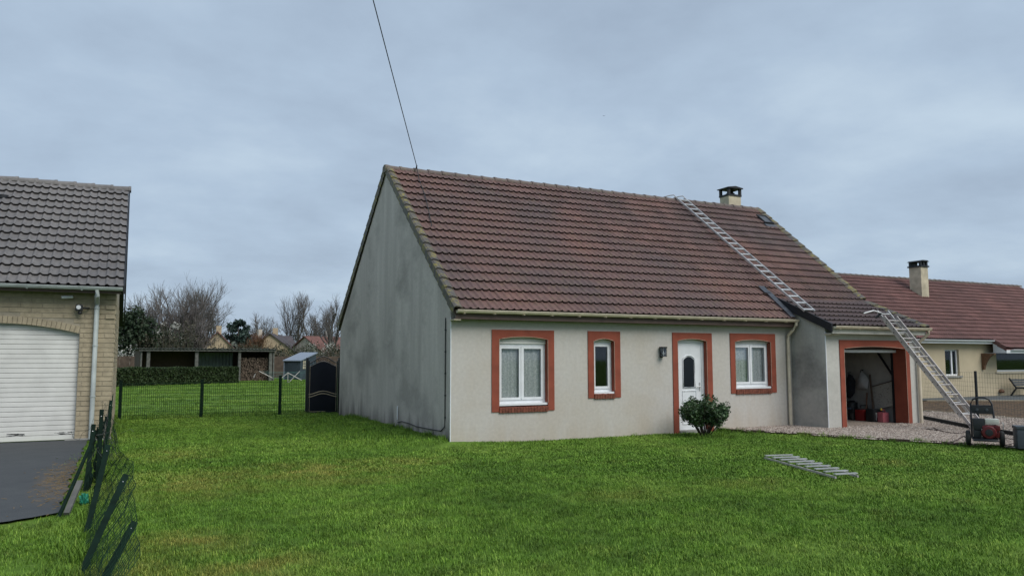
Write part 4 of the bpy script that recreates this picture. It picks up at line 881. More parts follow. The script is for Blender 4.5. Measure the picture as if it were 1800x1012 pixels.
part(MB().tube([(-0.2, 0.2, 0.28), (-0.2, 0.5, 0.75), (0.2, 0.5, 0.75), (0.2, 0.2, 0.28)], 0.014, 6), 'handle', 'black_metal', cr, False, True)
a0, a1 = gar(1538, 720, XW-0.12), gar(1571, 712, XW-0.12); b0_, b1_ = gar(1533.5, 679, XW-0.02), gar(1567, 669.5, XW-0.02)
brd = MB().add([a0, a1, b1_, b0_]+[v+Vector((0.018, 0, 0)) for v in (a0, a1, b1_, b0_)], [(0, 1, 2, 3), (7, 6, 5, 4), (0, 4, 5, 1), (1, 5, 6, 2), (2, 6, 7, 3), (3, 7, 4, 0)])
pn = thing('sketched_panel', 'pale tilted panel with dark scribbled lines leaning on the garage wall', 'panel', tuple(a0)); part(brd, 'board', 'scribble_board', pn)
part(MB().bar(b0_, b1_, 0.03, 0.025), 'top_edge', 'wood_dark', pn); part(MB().bar(a1+Vector((0, 0, -0.01)), Vector((a1.x, a1.y, 0.06)), 0.03, 0.03), 'prop', 'wood_dark', pn); part(MB().bar(a0, Vector((a0.x, a0.y, 0.06)), 0.03, 0.03), 'prop', 'wood_dark', pn)
def tool(pt, pb, name, label, mat, head=None):
    t_, b_ = gar(*pt, XW-0.03), gar(*pb, 12.28); o = thing(name, label, name, tuple(b_))
    part(MB().tube([b_, t_], 0.022, 7), 'handle', mat, o, 40); part(MB().bar(b_+Vector((-.02, -0.16, 0.03)), b_+Vector((.02, 0.16, 0.03)), 0.06, 0.10), 'head', head or mat, o)
tool((1529, 658), (1537, 738), 'broom', 'dark-handled broom leaning upright on the garage wall', 'wood_dark', 'dark_plastic'); tool((1524, 690), (1522, 738), 'spade', 'wooden-handled spade leaning beside the broom', 'wood_brown', 'black_metal')
def coat(pxs, name, label, mat, x=XW-0.08):
    P = [gar(*q_, x) for q_ in pxs]; n = len(P); mb = MB(); c = sum(P, Vector())/n
    mb.v = [tuple(v) for v in P]+[tuple(c.lerp(v, 0.6)+Vector((-0.11, 0, 0))) for v in P]+[tuple(c+Vector((-0.13, 0, 0)))]
    mb.f = [(i, (i+1) % n, n+(i+1) % n, n+i) for i in range(n)]+[(n+i, n+(i+1) % n, 2*n) for i in range(n)]
    o = thing(name, label, name.split('_')[-1], tuple(c)); part(mb, 'cloth', mat, o, 60); h = max(P, key=lambda v: v.z); part(MB().tube([h+Vector((0.07, 0, 0.03)), h+Vector((-0.03, 0, 0.02)), h+Vector((-0.03, 0, -0.03))], 0.012, 5), 'hook', 'black_metal', o)
coat([(1514, 652), (1509, 668), (1507, 683), (1516, 684), (1525, 684), (1527, 668), (1522, 658)], 'white_sheet', 'white cloth hanging from a hook on the garage wall', 'cloth_grey')
coat([(1492, 656), (1488, 675), (1487, 697), (1495, 700), (1503, 690), (1504, 670), (1499, 660)], 'dark_coat', 'dark coat hanging on the garage wall left of the white cloth', 'cloth_dark')

# ------------------------------------------------------------------ overhead wire
wa = mainp(0.78, HD/2-0.05, 0.16); wb_ = CAM+ray(657, 0)*((8.1-CAM.z)/ray(657, 0).z); dirw = wb_-wa
wp = [wa+dirw*f-Vector((0, 0, 0.35*(f/3)*(1-f/3)*4*0.15)) for f in np.linspace(0, 3, 25)]
wr = thing('overhead_wire', 'thin black cable rising from the ridge into the sky', 'cable', tuple(wa)); part(MB().tube(wp, 0.010, 6), 'span', 'dark_plastic', wr)
part(MB().tube([wa, mainp(0.70, 4.1, 0.095), mainp(0.62, 3.4, 0.095), mainp(0.5, 2.8, 0.095), mainp(0.36, 2.2, 0.095)], 0.010, 5), 'roof_run', 'dark_plastic', wr)
part(MB().tube([mainp(0.78, HD/2-0.05, 0.0), wa+Vector((0, 0, 0.04))], 0.018, 6), 'anchor', 'black_metal', wr)

# ------------------------------------------------------------------ left neighbour's garage
nl = thing('brick_garage', 'tan brick garage with a grey tiled roof and white roller door, left edge', 'garage', (-6.2, 4.5, 0))
NX0, NY = -13.0, 4.5; XE = -6.2; DX1, DX0 = -6.875, -9.9
dz = lambda x: 2.30+0.20*max(0.0, 1-((x-(DX0+DX1)/2)/((DX1-DX0)/2))**2)
poly = [(NX0, 0), (DX0, 0)]+[(x, dz(x)) for x in np.linspace(DX0, DX1, 17)]+[(DX1, 0), (XE, 0), (XE, 3.25), (NX0, 3.25)]
mb = MB(); xs_ = np.linspace(DX0, DX1, 17)
mb.box(NX0, DX0, NY, NY+0.25, -0.1, 3.26); mb.box(DX1, XE-0.02, NY, NY+0.25, -0.1, 3.26)
for x0, x1 in zip(xs_, xs_[1:]): mb.prism([(x0, dz(x0)+0.01), (x1, dz(x1)+0.01), (x1, 3.26), (x0, 3.26)], 'y', NY, NY+0.25)
nlw = part(mb, 'front_wall', 'mortar', nl)
bme = MB().bevel_box(-0.5, 0.5, -0.03, 0.03, -0.5, 0.5, 0.0).mesh('brick', 'tan_brick')
bm_ = MB().box(-0.5, 0.5, -0.03, 0.03, -0.5, 0.5).mesh('brick', 'tan_brick'); bpy.data.meshes.remove(bme)
CO, BL = 0.105, 0.40; rb = random.Random(4)
for k in range(31):
    z = 0.01+CO*(k+0.5); off = 0.5*BL if k % 2 else 0.0; j = 0
    while True:
        x1 = XE+0.006-j*BL+(off if j else 0) if True else 0
        x1 = XE+0.006 if j == 0 else XE+0.006-j*BL+off; x0 = XE+0.006-(j+1)*BL+off; j += 1
        if x1 < -9.4: break
        x0 = max(x0, -9.6)
        top = z+CO/2
        if z-CO/2 < dz((x0+x1)/2)+0.16:
            if x1 <= DX1+0.01: continue
            x0 = max(x0, DX1+0.004)
            if DX0 < x1 <= DX1+0.02: continue
        if x1-x0 < 0.04: continue
        pr_ = 0.012+rb.uniform(-0.004, 0.006)
        if z > 2.66 and x0 > -6.62 and k % 2: pr_ += 0.035
        shared('brick', bm_, nlw, ((x0+x1)/2, NY-pr_+0.03, z), (0, 0, 0), ((x1-x0)-0.012, 1, CO-0.014))
for k in range(34):
    x = DX1-0.045-k*0.089
    if x < -9.6: break
    sl_ = (dz(x+0.01)-dz(x-0.01))/0.02; shared('brick', bm_, nlw, (x, NY+0.012, dz(x)+0.085), (0, -math.atan(sl_), 0), (0.077, 1.2, 0.150))
gb_m = MB().prism([(NY+0.02, -0.1), (12.4, -0.1), (12.4, 3.2), (8.2, 6.18), (NY+0.02, 3.26)], 'x', XE-0.25, XE)
gw = part(gb_m, 'side_wall', 'mortar', nl); sb = MB()
for k in range(31):
    z = 0.01+CO*k; y = NY-0.02
    while y < 12.4: sb.box(XE-0.01, XE+0.010+rb.uniform(-.003, .004), y+(0.2 if k % 2 else 0), y+(0.2 if k % 2 else 0)+0.388, z, z+CO-0.014); y += 0.40
part(sb, 'side_bricks', 'tan_brick', gw, stuff=True)
rd = MB(); NTH = math.atan((6.28-3.30)/(8.2-4.15)); nc_, ns_ = math.cos(NTH), math.sin(NTH)
slab(rd, NX0, XE+0.12, 4.17, 3.27, 8.2, 6.235, 0.06); slab(rd, NX0, XE+0.12, 8.2, 6.236, 12.9, 2.85, 0.06); nlr = part(rd, 'roof', 'black_board', nl)
NGA = math.hypot(4.05, 2.98)/14; NTW = 0.365; nt_ = tile_mesh('tile', 'tile_grey', NTW, NGA+0.07, 0.042, 0.058)
cells = [(XE+0.14-(j+1)*NTW, 4.12+i*NGA*nc_, 3.30+i*NGA*ns_, NTH) for i in range(14) for j in range(13)]
lay_tiles(nlr, nt_, cells, 300, 'far_tiles')
nrm_ = ridge_mesh('ridge_tile', 'tile_grey', 0.43, 0.15)
for k in range(14): shared('ridge_tile', nrm_, nlr, (XE+0.20-k*0.43, 8.2, 6.27), (0, R(1.6), math.pi))
bb = MB()
for ya, za_, yb, zb in ((4.10, 3.33, 8.2, 6.34), (8.2, 6.34, 12.95, 2.87)):
    bb.add([(x, y, z+d) for x in (XE+0.141, XE+0.175) for (y, z, d) in ((ya, za_, 0.03), (yb, zb, 0.03), (yb, zb, -0.16), (ya, za_, -0.16))], [(0, 1, 2, 3), (7, 6, 5, 4), (0, 4, 5, 1), (1, 5, 6, 2), (2, 6, 7, 3), (3, 7, 4, 0)])
part(bb, 'barge_board', 'black_board', nlr)
gutter(nl, NX0, XE+0.13, 4.06, 3.295, 'grey_pvc', 0.068, True, 1.0)
part(MB().box(NX0, XE+0.10, 4.14, 4.16, 3.17, 3.30), 'fascia', 'brown_soffit', nl)
dp = part(MB().tube([(-6.56, 4.06, 3.24), (-6.56, 4.07, 3.12), (-6.56, 4.40, 2.98), (-6.56, 4.41, 2.9), (-6.56, 4.41, 0.04)], 0.05, 10), 'downpipe', 'grey_pvc', nl, 45)
for z in (0.95, 2.05, 2.86): part(MB().lathe([(0.058, -0.015), (0.058, 0.015)], (-6.56, 4.41, z), 12), 'pipe_collar', 'grey_pvc', dp)
rdoor = part(MB().box(DX0, DX1, NY+0.14, NY+0.16, 0.03, 2.52), 'roller_door', 'door_white', nl)
slm = MB().bevel_box(-1.512, 1.512, -0.018, 0.018, -0.048, 0.048, 0.014).mesh('slat', 'door_white')
for k in range(24): shared('slat', slm, rdoor, ((DX0+DX1)/2, NY+0.125, 0.19+k*0.1015))
part(MB().bevel_box(DX0, DX1, NY+0.10, NY+0.15, 0.035, 0.135, 0.008), 'bottom_rail', 'door_white', rdoor)
scf = MB()
for i in range(46):
    x = -8.05+rb.choice((0, 0, 0.12, 0.86, 0.95))+rb.uniform(-.08, .12); z = 0.165+rb.uniform(-.02, .03); scf.bar((x, NY+0.1055, z), (x+rb.uniform(.02, .12), NY+0.1055, z+rb.uniform(-.01, .01)), 0.003, 0.006)
part(scf, 'scuff_mark', 'dark_plastic', rdoor); part(MB().bevel_box(-8.42, -8.31, NY+0.07, NY+0.10, 0.98, 1.06, 0.008), 'handle', 'dark_plastic', rdoor)
part(MB().box(-7.05, XE+0.03, NY-0.10, NY-0.02, -0.05, 0.06), 'foot_slab', 'concrete', nl)
sc_ = ony(118, 523, 4.38); cm = thing('security_camera', 'white bullet security camera under the eave of the brick garage', 'camera', tuple(sc_))
part(MB().tube([sc_+Vector((-0.10, -0.06, 0)), sc_+Vector((0.10, 0.0, 0.02))], 0.032, 10), 'body', 'white_pvc', cm, 40); part(MB().tube([sc_+Vector((0.08, 0, 0.01)), (sc_.x+0.10, 4.49, sc_.z+0.02)], 0.018, 8), 'mount', 'white_pvc', cm)
fl_ = ony(143, 541, 4.36); fo = thing('flood_light', 'small black floodlight with sensor on the brick wall beside the downpipe', 'lamp', tuple(fl_))
part(MB().bevel_box(fl_.x-0.11, fl_.x+0.03, fl_.y-0.05, fl_.y+0.03, fl_.z-0.07, fl_.z+0.07, 0.02), 'housing', 'dark_plastic', fo); part(MB().lathe([(0.045, 0), (0.045, -0.012), (0.02, -0.014)], (fl_.x-0.05, fl_.y-0.051, fl_.z+0.01), 14, 'y'), 'lens', 'white_pvc', fo)
part(MB().lathe([(0.03, -0.05), (0.045, -0.02), (0.03, 0.01)], (fl_.x-0.02, fl_.y, fl_.z-0.09), 12), 'sensor', 'dark_plastic', fo); part(MB().tube([fl_, (fl_.x+0.12, fl_.y+0.02, fl_.z), (fl_.x+0.14, 4.49, fl_.z)], 0.02, 6), 'arm', 'dark_plastic', fo)
vt = MB().lathe([(0.10, -0.02), (0.11, 0.10), (0.13, 0.12), (0.13, 0.20), (0.05, 0.22)], tuple(ony(5, 349, 7.35)-Vector((0, 0, 0.12))), 14); part(vt, 'roof_vent', 'black_board', nlr, 40)

# ------------------------------------------------------------------ battered wire fence between the plots
def wire(mb, a, b, r=0.003): mb.tube([a, b], r, 3, cap=False)
fe = thing('broken_fence', 'collapsed green wire fence with leaning posts between drive and lawn', 'fence', (-6.3, -3.0, 0))
def tpost(a, b, label=None, w=0.055, t_=0.010):
    a, b = Vector(a), Vector(b); d = (b-a).normalized(); side = d.cross(CAM-a).normalized(); nn = side.cross(d)
    mb = MB().bar(a, b, w, t_, tuple(nn)).bar(a-nn*0.022, b-nn*0.022, t_, 0.035, tuple(nn)); o = part(mb, 'post', 'post_green', fe, label=label)
    part(MB().bar(b-d*0.10+nn*(t_*0.5+.001)-side*0.004, b-d*0.10+nn*(t_*0.5+.001)+side*0.004, 0.008, 0.003, tuple(nn)), 'bolt_hole', 'aluminium', o); return o
posts = [((-6.22, -7.46, -0.02), (-5.905, -6.51, 0.66)), ((-6.11, -8.23, -0.02), (-5.83, -7.34, 0.37)), ((-6.36, -3.02, -0.02), (-6.31, -2.62, 0.86)), ((-6.24, -2.24, -0.02), (-6.235, -1.95, 1.02)), ((-6.24, 1.4, -0.02), (-6.17, 1.75, 0.98)), ((-6.24, -5.84, -0.02), (-6.09, -4.81, 0.78))]
for a, b in posts: tpost(a, b)
st_a, st_b = Vector((-6.55, -4.72, 0.0)), Vector((-6.28, -3.45, 0.74))
part(MB().tube([st_a, st_b], 0.022, 8), 'fallen_strut', 'post_green', fe); part(MB().bar(st_a+Vector((0.075, 0.05, 0.03)), st_a.lerp(st_b, 0.42)+Vector((0.06, 0.0, 0.0)), 0.06, 0.035), 'concrete_stub', 'concrete_dark', fe)
botl = [Vector(v) for v in ((-6.15, -9.2, 0), (-6.22, -7.46, 0.0), (-6.24, -5.84, 0.02), (-6.30, -3.5, 0.02), (-6.24, -1.6, 0.02), (-6.24, 1.4, 0.02), (-6.2, 4.3, 0.02))]
topl = [Vector(v) for v in ((-5.80, -8.3, 0.30), (-5.84, -6.9, 0.52), (-5.84, -5.6, 0.66), (-5.98, -3.9, 0.62), (-6.12, -1.6, 0.95), (-6.15, 1.9, 0.98), (-6.17, 4.3, 1.0))]
def along(L_, f): f *= len(L_)-1; i = min(int(f), len(L_)-2); return L_[i].lerp(L_[i+1], f-i)
wm = MB(); nu, nv = 120, 10; G_ = [[along(botl, i/nu).lerp(along(topl, i/nu), j/nv)+Vector((0.035*noise.noise(Vector((i*.21, j*.4, 0))), 0.05*noise.noise(Vector((i*.21, j*.4, 5))), 0.03*noise.noise(Vector((i*.3, j*.3, 9))))) for j in range(nv+1)] for i in range(nu+1)]
for i in range(nu+1): wm.tube([G_[i][j] for j in range(nv+1)], 0.0028, 3, cap=False)
for j in range(nv+1): wm.tube([G_[i][j] for i in range(nu+1)], 0.0028, 3, cap=False)
part(wm, 'wire_mesh', 'wire_green', fe, stuff=True)
tg = MB(); rt_ = random.Random(8)      # torn, tangled wire near the middle posts
for i in range(34):
    p = Vector((-6.22+rt_.gauss(0, .05), rt_.uniform(-3, 1.2), rt_.uniform(0.3, 0.9))); P = [p]
    for k in range(5): p = p+Vector((rt_.gauss(0, .05), rt_.gauss(0, .16), rt_.gauss(-.05, .12))); P.append(p)
    tg.tube(P, 0.0028, 3, cap=False)
part(tg, 'torn_wire', 'wire_dark', fe, stuff=True)
cl = MB(); cl.v = []; P0 = [Vector((-6.345, -3.1, 0.02)), Vector((-6.27, -1.9, 0.02)), Vector((-6.24, 1.3, 0.02))]; P1 = [Vector((-6.30, -2.7, 0.75)), Vector((-6.24, -1.75, 0.80)), Vector((-6.19, 1.6, 0.70))]
for i in range(40):
    for j in range(6):
        if rt_.random() < 0.42: continue
        a = along(P0, i/40).lerp(along(P1, i/40), j/6); b = along(P0, (i+1)/40).lerp(along(P1, (i+1)/40), j/6); c = along(P0, (i+1)/40).lerp(along(P1, (i+1)/40), (j+1)/6); d = along(P0, i/40).lerp(along(P1, i/40), (j+1)/6)
        cl.add([v+Vector((rt_.gauss(0, .012), rt_.gauss(0, .03), rt_.gauss(0, .02))) for v in (a, b, c, d)], [(0, 1, 2, 3)])
part(cl, 'screen_shred', 'post_green', fe, stuff=True)
gb = onz(148, 886); bg_ = MB()
bm = bmesh.new(); bmesh.ops.create_icosphere(bm, subdivisions=3, radius=1)
for v in bm.verts: v.co = Vector((v.co.x*0.045, v.co.y*0.10, max(0.0, 0.05+v.co.z*0.075)))*(1+0.55*noise.noise(v.co*3.1)+0.3*noise.noise(v.co*8))
bm.verts.index_update(); bg_.add([v.co+Vector((gb.x, gb.y, 0.0)) for v in bm.verts], [[v.index for v in f.verts] for f in bm.faces]); bm.free()
single(bg_, 'plastic_bag', 'green_bag', 'small crumpled bright green plastic bag at the foot of the broken fence', 'bag', smooth=30)

# ------------------------------------------------------------------ garden fence and gate behind the house
YF = 10.5
gf = thing('garden_fence', 'low green wire fence crossing the lawn to the black gate', 'fence', (-3.8, YF, 0))
for x, h in ((-6.05, 1.15), (-3.85, 1.14), (-1.55, 1.24)): part(MB().box(x-0.042, x+0.042, YF-0.033, YF+0.033, -0.05, h).box(x-0.045, x+0.045, YF-0.036, YF+0.036, h, h+0.012), 'post', 'post_green', gf)
wm = MB(); x = -6.0
while x < -0.78: wire(wm, (x, YF-0.04, 0.02), (x, YF-0.04, 1.06), 0.005); x += 0.055
for k in range(11): wire(wm, (-6.05, YF-0.04, 0.03+k*0.102), (-0.78, YF-0.04, 0.03+k*0.102), 0.005 if k < 10 else 0.008)
part(wm, 'wire_mesh', 'wire_green', gf, stuff=True)
gt = thing('garden_gate', 'black sheet-metal gate with gold-edged curved rails beside the gable wall', 'gate', (-0.2, YF, 0))
gx0, gx1 = -0.68, 0.26
for x in (gx0-0.045, gx1+0.05): part(MB().box(x-0.035, x+0.035, YF-0.035, YF+0.035, -0.05, 1.80), 'post', 'black_metal', gt)
part(MB().prism([(gx0+0.03, 0.09), (gx1-0.03, 0.09)]+[(x, 1.59+0.08*math.cos(2*math.pi*((x-gx0)/(gx1-gx0)-0.5))) for x in np.linspace(gx1-0.03, gx0+0.03, 17)], 'y', YF-0.010, YF+0.010), 'sheet_panel', 'panel_black', gt)
arcp = lambda x, z, r: z+r*math.cos((x-(gx0+gx1)/2)/(gx1-gx0)*math.pi*2)*0.5
fr = MB().box(gx0, gx0+0.035, YF-0.02, YF+0.02, 0.05, 1.70).box(gx1-0.035, gx1, YF-0.02, YF+0.02, 0.05, 1.70).box(gx0+0.035, gx1-0.035, YF-0.02, YF+0.02, 0.05, 0.09); xs_ = np.linspace(gx0+0.02, gx1-0.02, 17)
for z, r in ((1.74, 0.20), (1.60, 0.16)): fr.tube([(x, YF, z+r*0.5*math.cos(2*math.pi*((x-gx0)/(gx1-gx0)-0.5))) for x in xs_], 0.020, 6)
part(fr, 'gate_frame', 'black_metal', gt)
for z in (0.60, 0.68): part(MB().tube([(x, YF-0.016, z+0.05*math.cos(2*math.pi*((x-gx0)/(gx1-gx0)-0.5))) for x in xs_], 0.013, 6), 'curved_rail', 'border_stone', gt)
part(MB().tube([(gx0+0.045, YF-0.022, 0.09), (gx0+0.045, YF-0.022, 1.55)], 0.006, 4).tube([(gx1-0.045, YF-0.022, 0.09), (gx1-0.045, YF-0.022, 1.55)], 0.006, 4).tube([(gx0+0.05, YF-0.022, 0.085), (gx0+0.55, YF-0.022, 0.085)], 0.007, 4), 'pale_edging', 'border_stone', gt)
sc2 = MB()
for k in range(7):
    x = gx0+0.10+k*0.118; z = 1.665+0.09*math.cos(2*math.pi*((x-gx0)/(gx1-gx0)-0.5)); sc2.tube([(x+0.035*math.cos(a), YF, z+0.035*math.sin(a)) for a in np.linspace(0, 6.283, 9)], 0.007, 4)
part(sc2, 'scroll_work', 'black_metal', gt); part(MB().box(gx1+0.01, gx1+0.12, YF-0.07, YF-0.03, 0.86, 0.95), 'latch', 'black_metal', gt)

# ------------------------------------------------------------------ right neighbour's house
NF = 7.4
nh = thing('cream_bungalow', 'cream rendered bungalow with a red-brown tiled roof, right edge', 'house', (27, NF, 0))
wA = (26.45, 27.42, 1.0, 2.16); wB = (30.12, 34.0, 1.16, 2.10)
mb = MB(); wall_grid(mb, [19.0, 40.0], [-0.1, 2.70], NF, NF+0.25, [wA, wB]); part(mb, 'front_wall', 'yellow_wall', nh)
NRT = math.atan((5.86-2.60)/(11.9-7.05)); rc_, rs_ = math.cos(NRT), math.sin(NRT)
for x_ in (18.99, 39.76): part(MB().prism([(NF-0.003, -0.1), (16.4, -0.1), (16.4, 2.6), (11.9, 5.7), (NF-0.003, 2.66)], 'x', x_, x_+0.25), 'gable_wall', 'yellow_wall', nh)
rd = MB(); slab(rd, 18.9, 40.0, 7.07, 2.575, 11.9, 5.82, 0.06); slab(rd, 18.9, 40.0, 11.9, 5.821, 16.7, 2.57, 0.06); PX = 29.35
slab(rd, PX, 40.0, 6.45, 2.575-0.62*math.tan(NRT)-0.03, 7.066, 2.572, 0.06); nhr = part(rd, 'roof', 'tile_red', nh)
NG = math.hypot(4.85, 3.26)/17; rt = tile_mesh('tile', 'tile_red', 0.30, NG+0.06, 0.034, 0.05)
cells = [(18.9+j*0.30, 7.03+i*NG*rc_, 2.60+i*NG*rs_, NRT) for i in range(17) for j in range(70)]+[(PX+0.05+j*0.30, 7.03+i*NG*rc_, 2.60+i*NG*rs_, NRT) for i in (-1, -2) for j in range(35)]
lay_tiles(nhr, rt, cells, 0, 'roof_tiles')
rme2 = ridge_mesh('ridge_tile', 'tile_ridge', 0.40, 0.12)
for k in range(53): shared('ridge_tile', rme2, nhr, (18.85+k*0.40, 11.9, 5.87+random.uniform(-.006, .006)))
vg = verge_mesh('verge_tile', 'tile_red', NG+0.05, -1)
for i in (-1, -2): shared('verge_tile', vg, nhr, (PX, 7.02+i*NG*rc_, 2.60+i*NG*rs_), (NRT, 0, 0))
gutter(nh, 19.0, PX-0.02, 6.98, 2.57, 'white_pvc', 0.06, False); part(MB().box(19.0, PX+0.02, 7.045, 7.07, 2.42, 2.56).box(19.0, PX+0.02, 7.07, NF-0.001, 2.42, 2.435), 'fascia', 'white_pvc', nh)
zp = 2.575-0.62*math.tan(NRT)
gutter(nh, PX+0.3, 40.0, 6.38, zp+0.0, 'white_pvc', 0.06, False); part(MB().box(PX, 40.0, 6.445, 6.47, zp-0.16, zp-0.02).box(PX, 40.0, 6.47, NF-0.001, zp-0.16, zp-0.145), 'porch_fascia', 'white_pvc', nh)
part(MB().prism([(6.47, zp-0.14), (6.47, zp-0.03), (7.045, 2.5), (7.045, zp-0.14)], 'x', PX, PX+0.03), 'porch_cheek', 'white_pvc', nh)
kb = [(NF-0.002, zp-0.165), (6.80, zp-0.165), (6.80, zp-0.22)]+[(6.80+0.46*f, zp-0.22-0.5*(f**2.0)) for f in np.linspace(0.1, 1, 8)]+[(NF-0.10, zp-0.90), (NF-0.002, zp-0.90)]
part(MB().prism(kb, 'x', 29.0, 29.12), 'timber_bracket', 'wood_brown', nh)
for (a, b, c, d), n, big in ((wA, 1, False), (wB, 1, True)):
    f = MB().box(a, b, NF+0.10, NF+0.17, c, c+0.07).box(a, b, NF+0.10, NF+0.17, d-0.06, d).box(a, a+0.07, NF+0.10, NF+0.17, c+0.07, d-0.06).box(b-0.07, b, NF+0.10, NF+0.17, c+0.07, d-0.06)
    if not big: f.box(a+0.55, a+0.64, NF+0.10, NF+0.17, c+0.07, d-0.06)
    w_ = part(f, 'window', 'white_pvc', nh); part(MB().box(a+0.07, b-0.07, NF+0.13, NF+0.14, c+0.07, d-0.06), 'pane', 'glass', w_)
    part(MB().box(a-0.12, b+0.12, NF-0.06, NF+0.10, c-0.08, c-0.002), 'sill', 'concrete' if not big else 'cream_pvc', w_)
    cu = MB(); m_ = 40
    for i in range(m_+1): x = a+(b-a)*i/m_; yy = NF+0.35+0.03*math.sin(i*1.7); cu.v += [(x, yy, c+(0.25 if big else 0)), (x, yy, d)]
    cu.f = [(2*i, 2*i+2, 2*i+3, 2*i+1) for i in range(m_)]; part(cu, 'curtain', 'lace_curtain' if not big else 'terrace', w_)
part(MB().box(19.3, 39.5, NF+1.2, NF+1.3, 0, 2.6), 'room_partition', 'room_dark', nh)
c = ony(1618, 500, 10.45); cw = 0.27
chn = part(MB().bevel_box(c.x-cw, c.x+cw, 10.2, 10.85, 4.2, 6.28, 0.02), 'chimney', 'chim_render', nh); zc_ = 6.28
part(MB().box(c.x-cw-0.05, c.x+cw+0.05, 10.15, 10.90, zc_+.001, zc_+0.07), 'chimney_band', 'black_board', chn)
for dx_ in (-cw, -0.05, cw-0.10):
    for yy in (10.2, 10.75): part(MB().box(c.x+dx_, c.x+dx_+0.10, yy, yy+0.10, zc_+0.07, zc_+0.27), 'cap_post', 'black_board', chn)
part(MB().prism([(c.x-cw-0.06, zc_+0.27), (c.x+cw+0.06, zc_+0.27), (c.x+cw-0.1, zc_+0.34), (c.x-cw+0.1, zc_+0.34)], 'y', 10.14, 10.91), 'cap_slab', 'black_board', chn)
tq = ony(1757, 687, NF); part(MB().lathe([(0.09, -0.08), (0.13, 0.0), (0.06, 0.09)], (tq.x, NF-0.10, tq.z), 10).tube([(tq.x, NF-0.1, tq.z), (tq.x, NF, tq.z+0.05)], 0.03, 6), 'wall_tap', 'wood_brown', nh)
# bench by that wall
bn = thing('garden_bench', 'dark grey bench against the cream wall at the right edge', 'bench', (31.2, 6.7, 0.06))
for x in (30.42, 32.0):
    part(MB().bar((x, 7.02, 0.06), (x, 6.75, 0.42), 0.05, 0.06).bar((x, 6.75, 0.42), (x, 7.05, 0.86), 0.05, 0.06).bar((x, 6.75, 0.42), (x, 6.35, 0.42), 0.05, 0.05).bar((x, 6.40, 0.42), (x, 6.35, 0.06), 0.05, 0.05), 'side_frame', 'black_metal', bn)
for k in range(4): part(MB().box(30.40, 32.02, 6.36+k*0.105, 6.45+k*0.105, 0.445, 0.47), 'seat_slat', 'terrace', bn)
for k in range(3): part(MB().bar((30.40, 6.86+k*0.072, 0.56+k*0.105), (32.02, 6.86+k*0.072, 0.56+k*0.105), 0.025, 0.09), 'back_slat', 'terrace', bn)
# boundary fence on the kerb
nf_ = thing('boundary_fence', 'thin square-mesh wire fence standing on the black kerb behind the pressure washer', 'fence', (12.3, -3.0, 0))
kp = [Vector((x, y, 0)) for x, y in KERB[1:]]; wm = MB(); tot = [0]
for a, b in zip(kp, kp[1:]): tot.append(tot[-1]+(b-a).length)
def kat(s):
    for i in range(len(kp)-1):
        if s <= tot[i+1]: return kp[i].lerp(kp[i+1], (s-tot[i])/(tot[i+1]-tot[i]))
    return kp[-1]
s = 0.0
while s < tot[-1]: p = kat(s); wire(wm, (p.x, p.y, 0.15), (p.x, p.y, 1.42), 0.0022); s += 0.11
for k in range(12):
    for a, b in zip(kp, kp[1:]): wire(wm, (a.x, a.y, 0.18+k*0.112), (b.x, b.y, 0.18+k*0.112), 0.0022)
part(wm, 'wire_mesh', 'wire_dark', nf_, stuff=True)
for s in (3.35, 6.3): p = kat(s); part(MB().bar((p.x, p.y, 0.0), (p.x, p.y, 1.45), 0.045, 0.045, (1, 0, 0)), 'post', 'black_metal', nf_)

# ------------------------------------------------------------------ back garden
A_, B_ = Vector((-4.95, 51.0)), Vector((5.1, 52.2)); an = math.atan2(B_.y-A_.y, B_.x-A_.x); LS = (B_-A_).length
sh = thing('open_woodshed', 'long open-fronted shed with a flat roof behind the clipped hedge', 'shed', (A_.x, A_.y, 0), an)
part(MB().box(-0.2, LS+0.15, -0.35, 3.2, 2.56, 2.60), 'roof', 'old_roof', sh, False, True); cr_ = MB(); nxx = 150
for k in range(nxx):
    x0, x1 = -0.2+(LS+0.35)*k/nxx, -0.2+(LS+0.35)*(k+1)/nxx; z0, z1 = 2.64+0.03*math.sin(k*1.57), 2.64+0.03*math.sin((k+1)*1.57); cr_.add([(x0, -0.42, z0), (x1, -0.42, z1), (x1, 3.2, z1-.1), (x0, 3.2, z0-.1), (x0, -0.42, z0-.035), (x1, -0.42, z1-.035)], [(0, 1, 2, 3), (4, 5, 1, 0)])
part(cr_, 'corrugated_sheet', 'old_roof', sh, False, True); part(MB().box(-0.15, LS+0.1, -0.30, -0.22, 2.42, 2.55), 'fascia', 'concrete_dark', sh, False, True)
for x, w in ((0.05, 0.10), (0.55, 0.24), (4.05, 0.24), (7.35, 0.20), (LS-0.25, 0.24), (LS, 0.10)): part(MB().box(x-w/2, x+w/2, -0.12, 0.10, -0.05, 2.42 if w > .15 else 2.55), 'post', 'concrete_dark', sh, False, True)
part(MB().box(0, LS, 3.0, 3.1, 0, 2.5).box(0, 0.08, 0.3, 3.0, 0, 2.5).box(LS-0.08, LS, 0.3, 3.0, 0, 2.5), 'back_wall', 'wood_dark', sh, False, True)
cr_ = MB()
for k in range(44):
    x0 = 4.3+3.0*k/44; x1 = x0+3.0/44; y0, y1 = 1.9+0.035*math.sin(k*1.57), 1.9+0.035*math.sin((k+1)*1.57); cr_.add([(x0, y0, 0), (x1, y1, 0), (x1, y1, 2.35), (x0, y0, 2.35)], [(0, 1, 2, 3)])
part(cr_, 'corrugated_wall', 'corrugated', sh, False, True)
fw_ = thing('firewood_stack', 'big stack of split firewood filling the right bay of the open shed', 'firewood', (A_.x, A_.y, 0), an); lg = MB(); rl_ = random.Random(9)
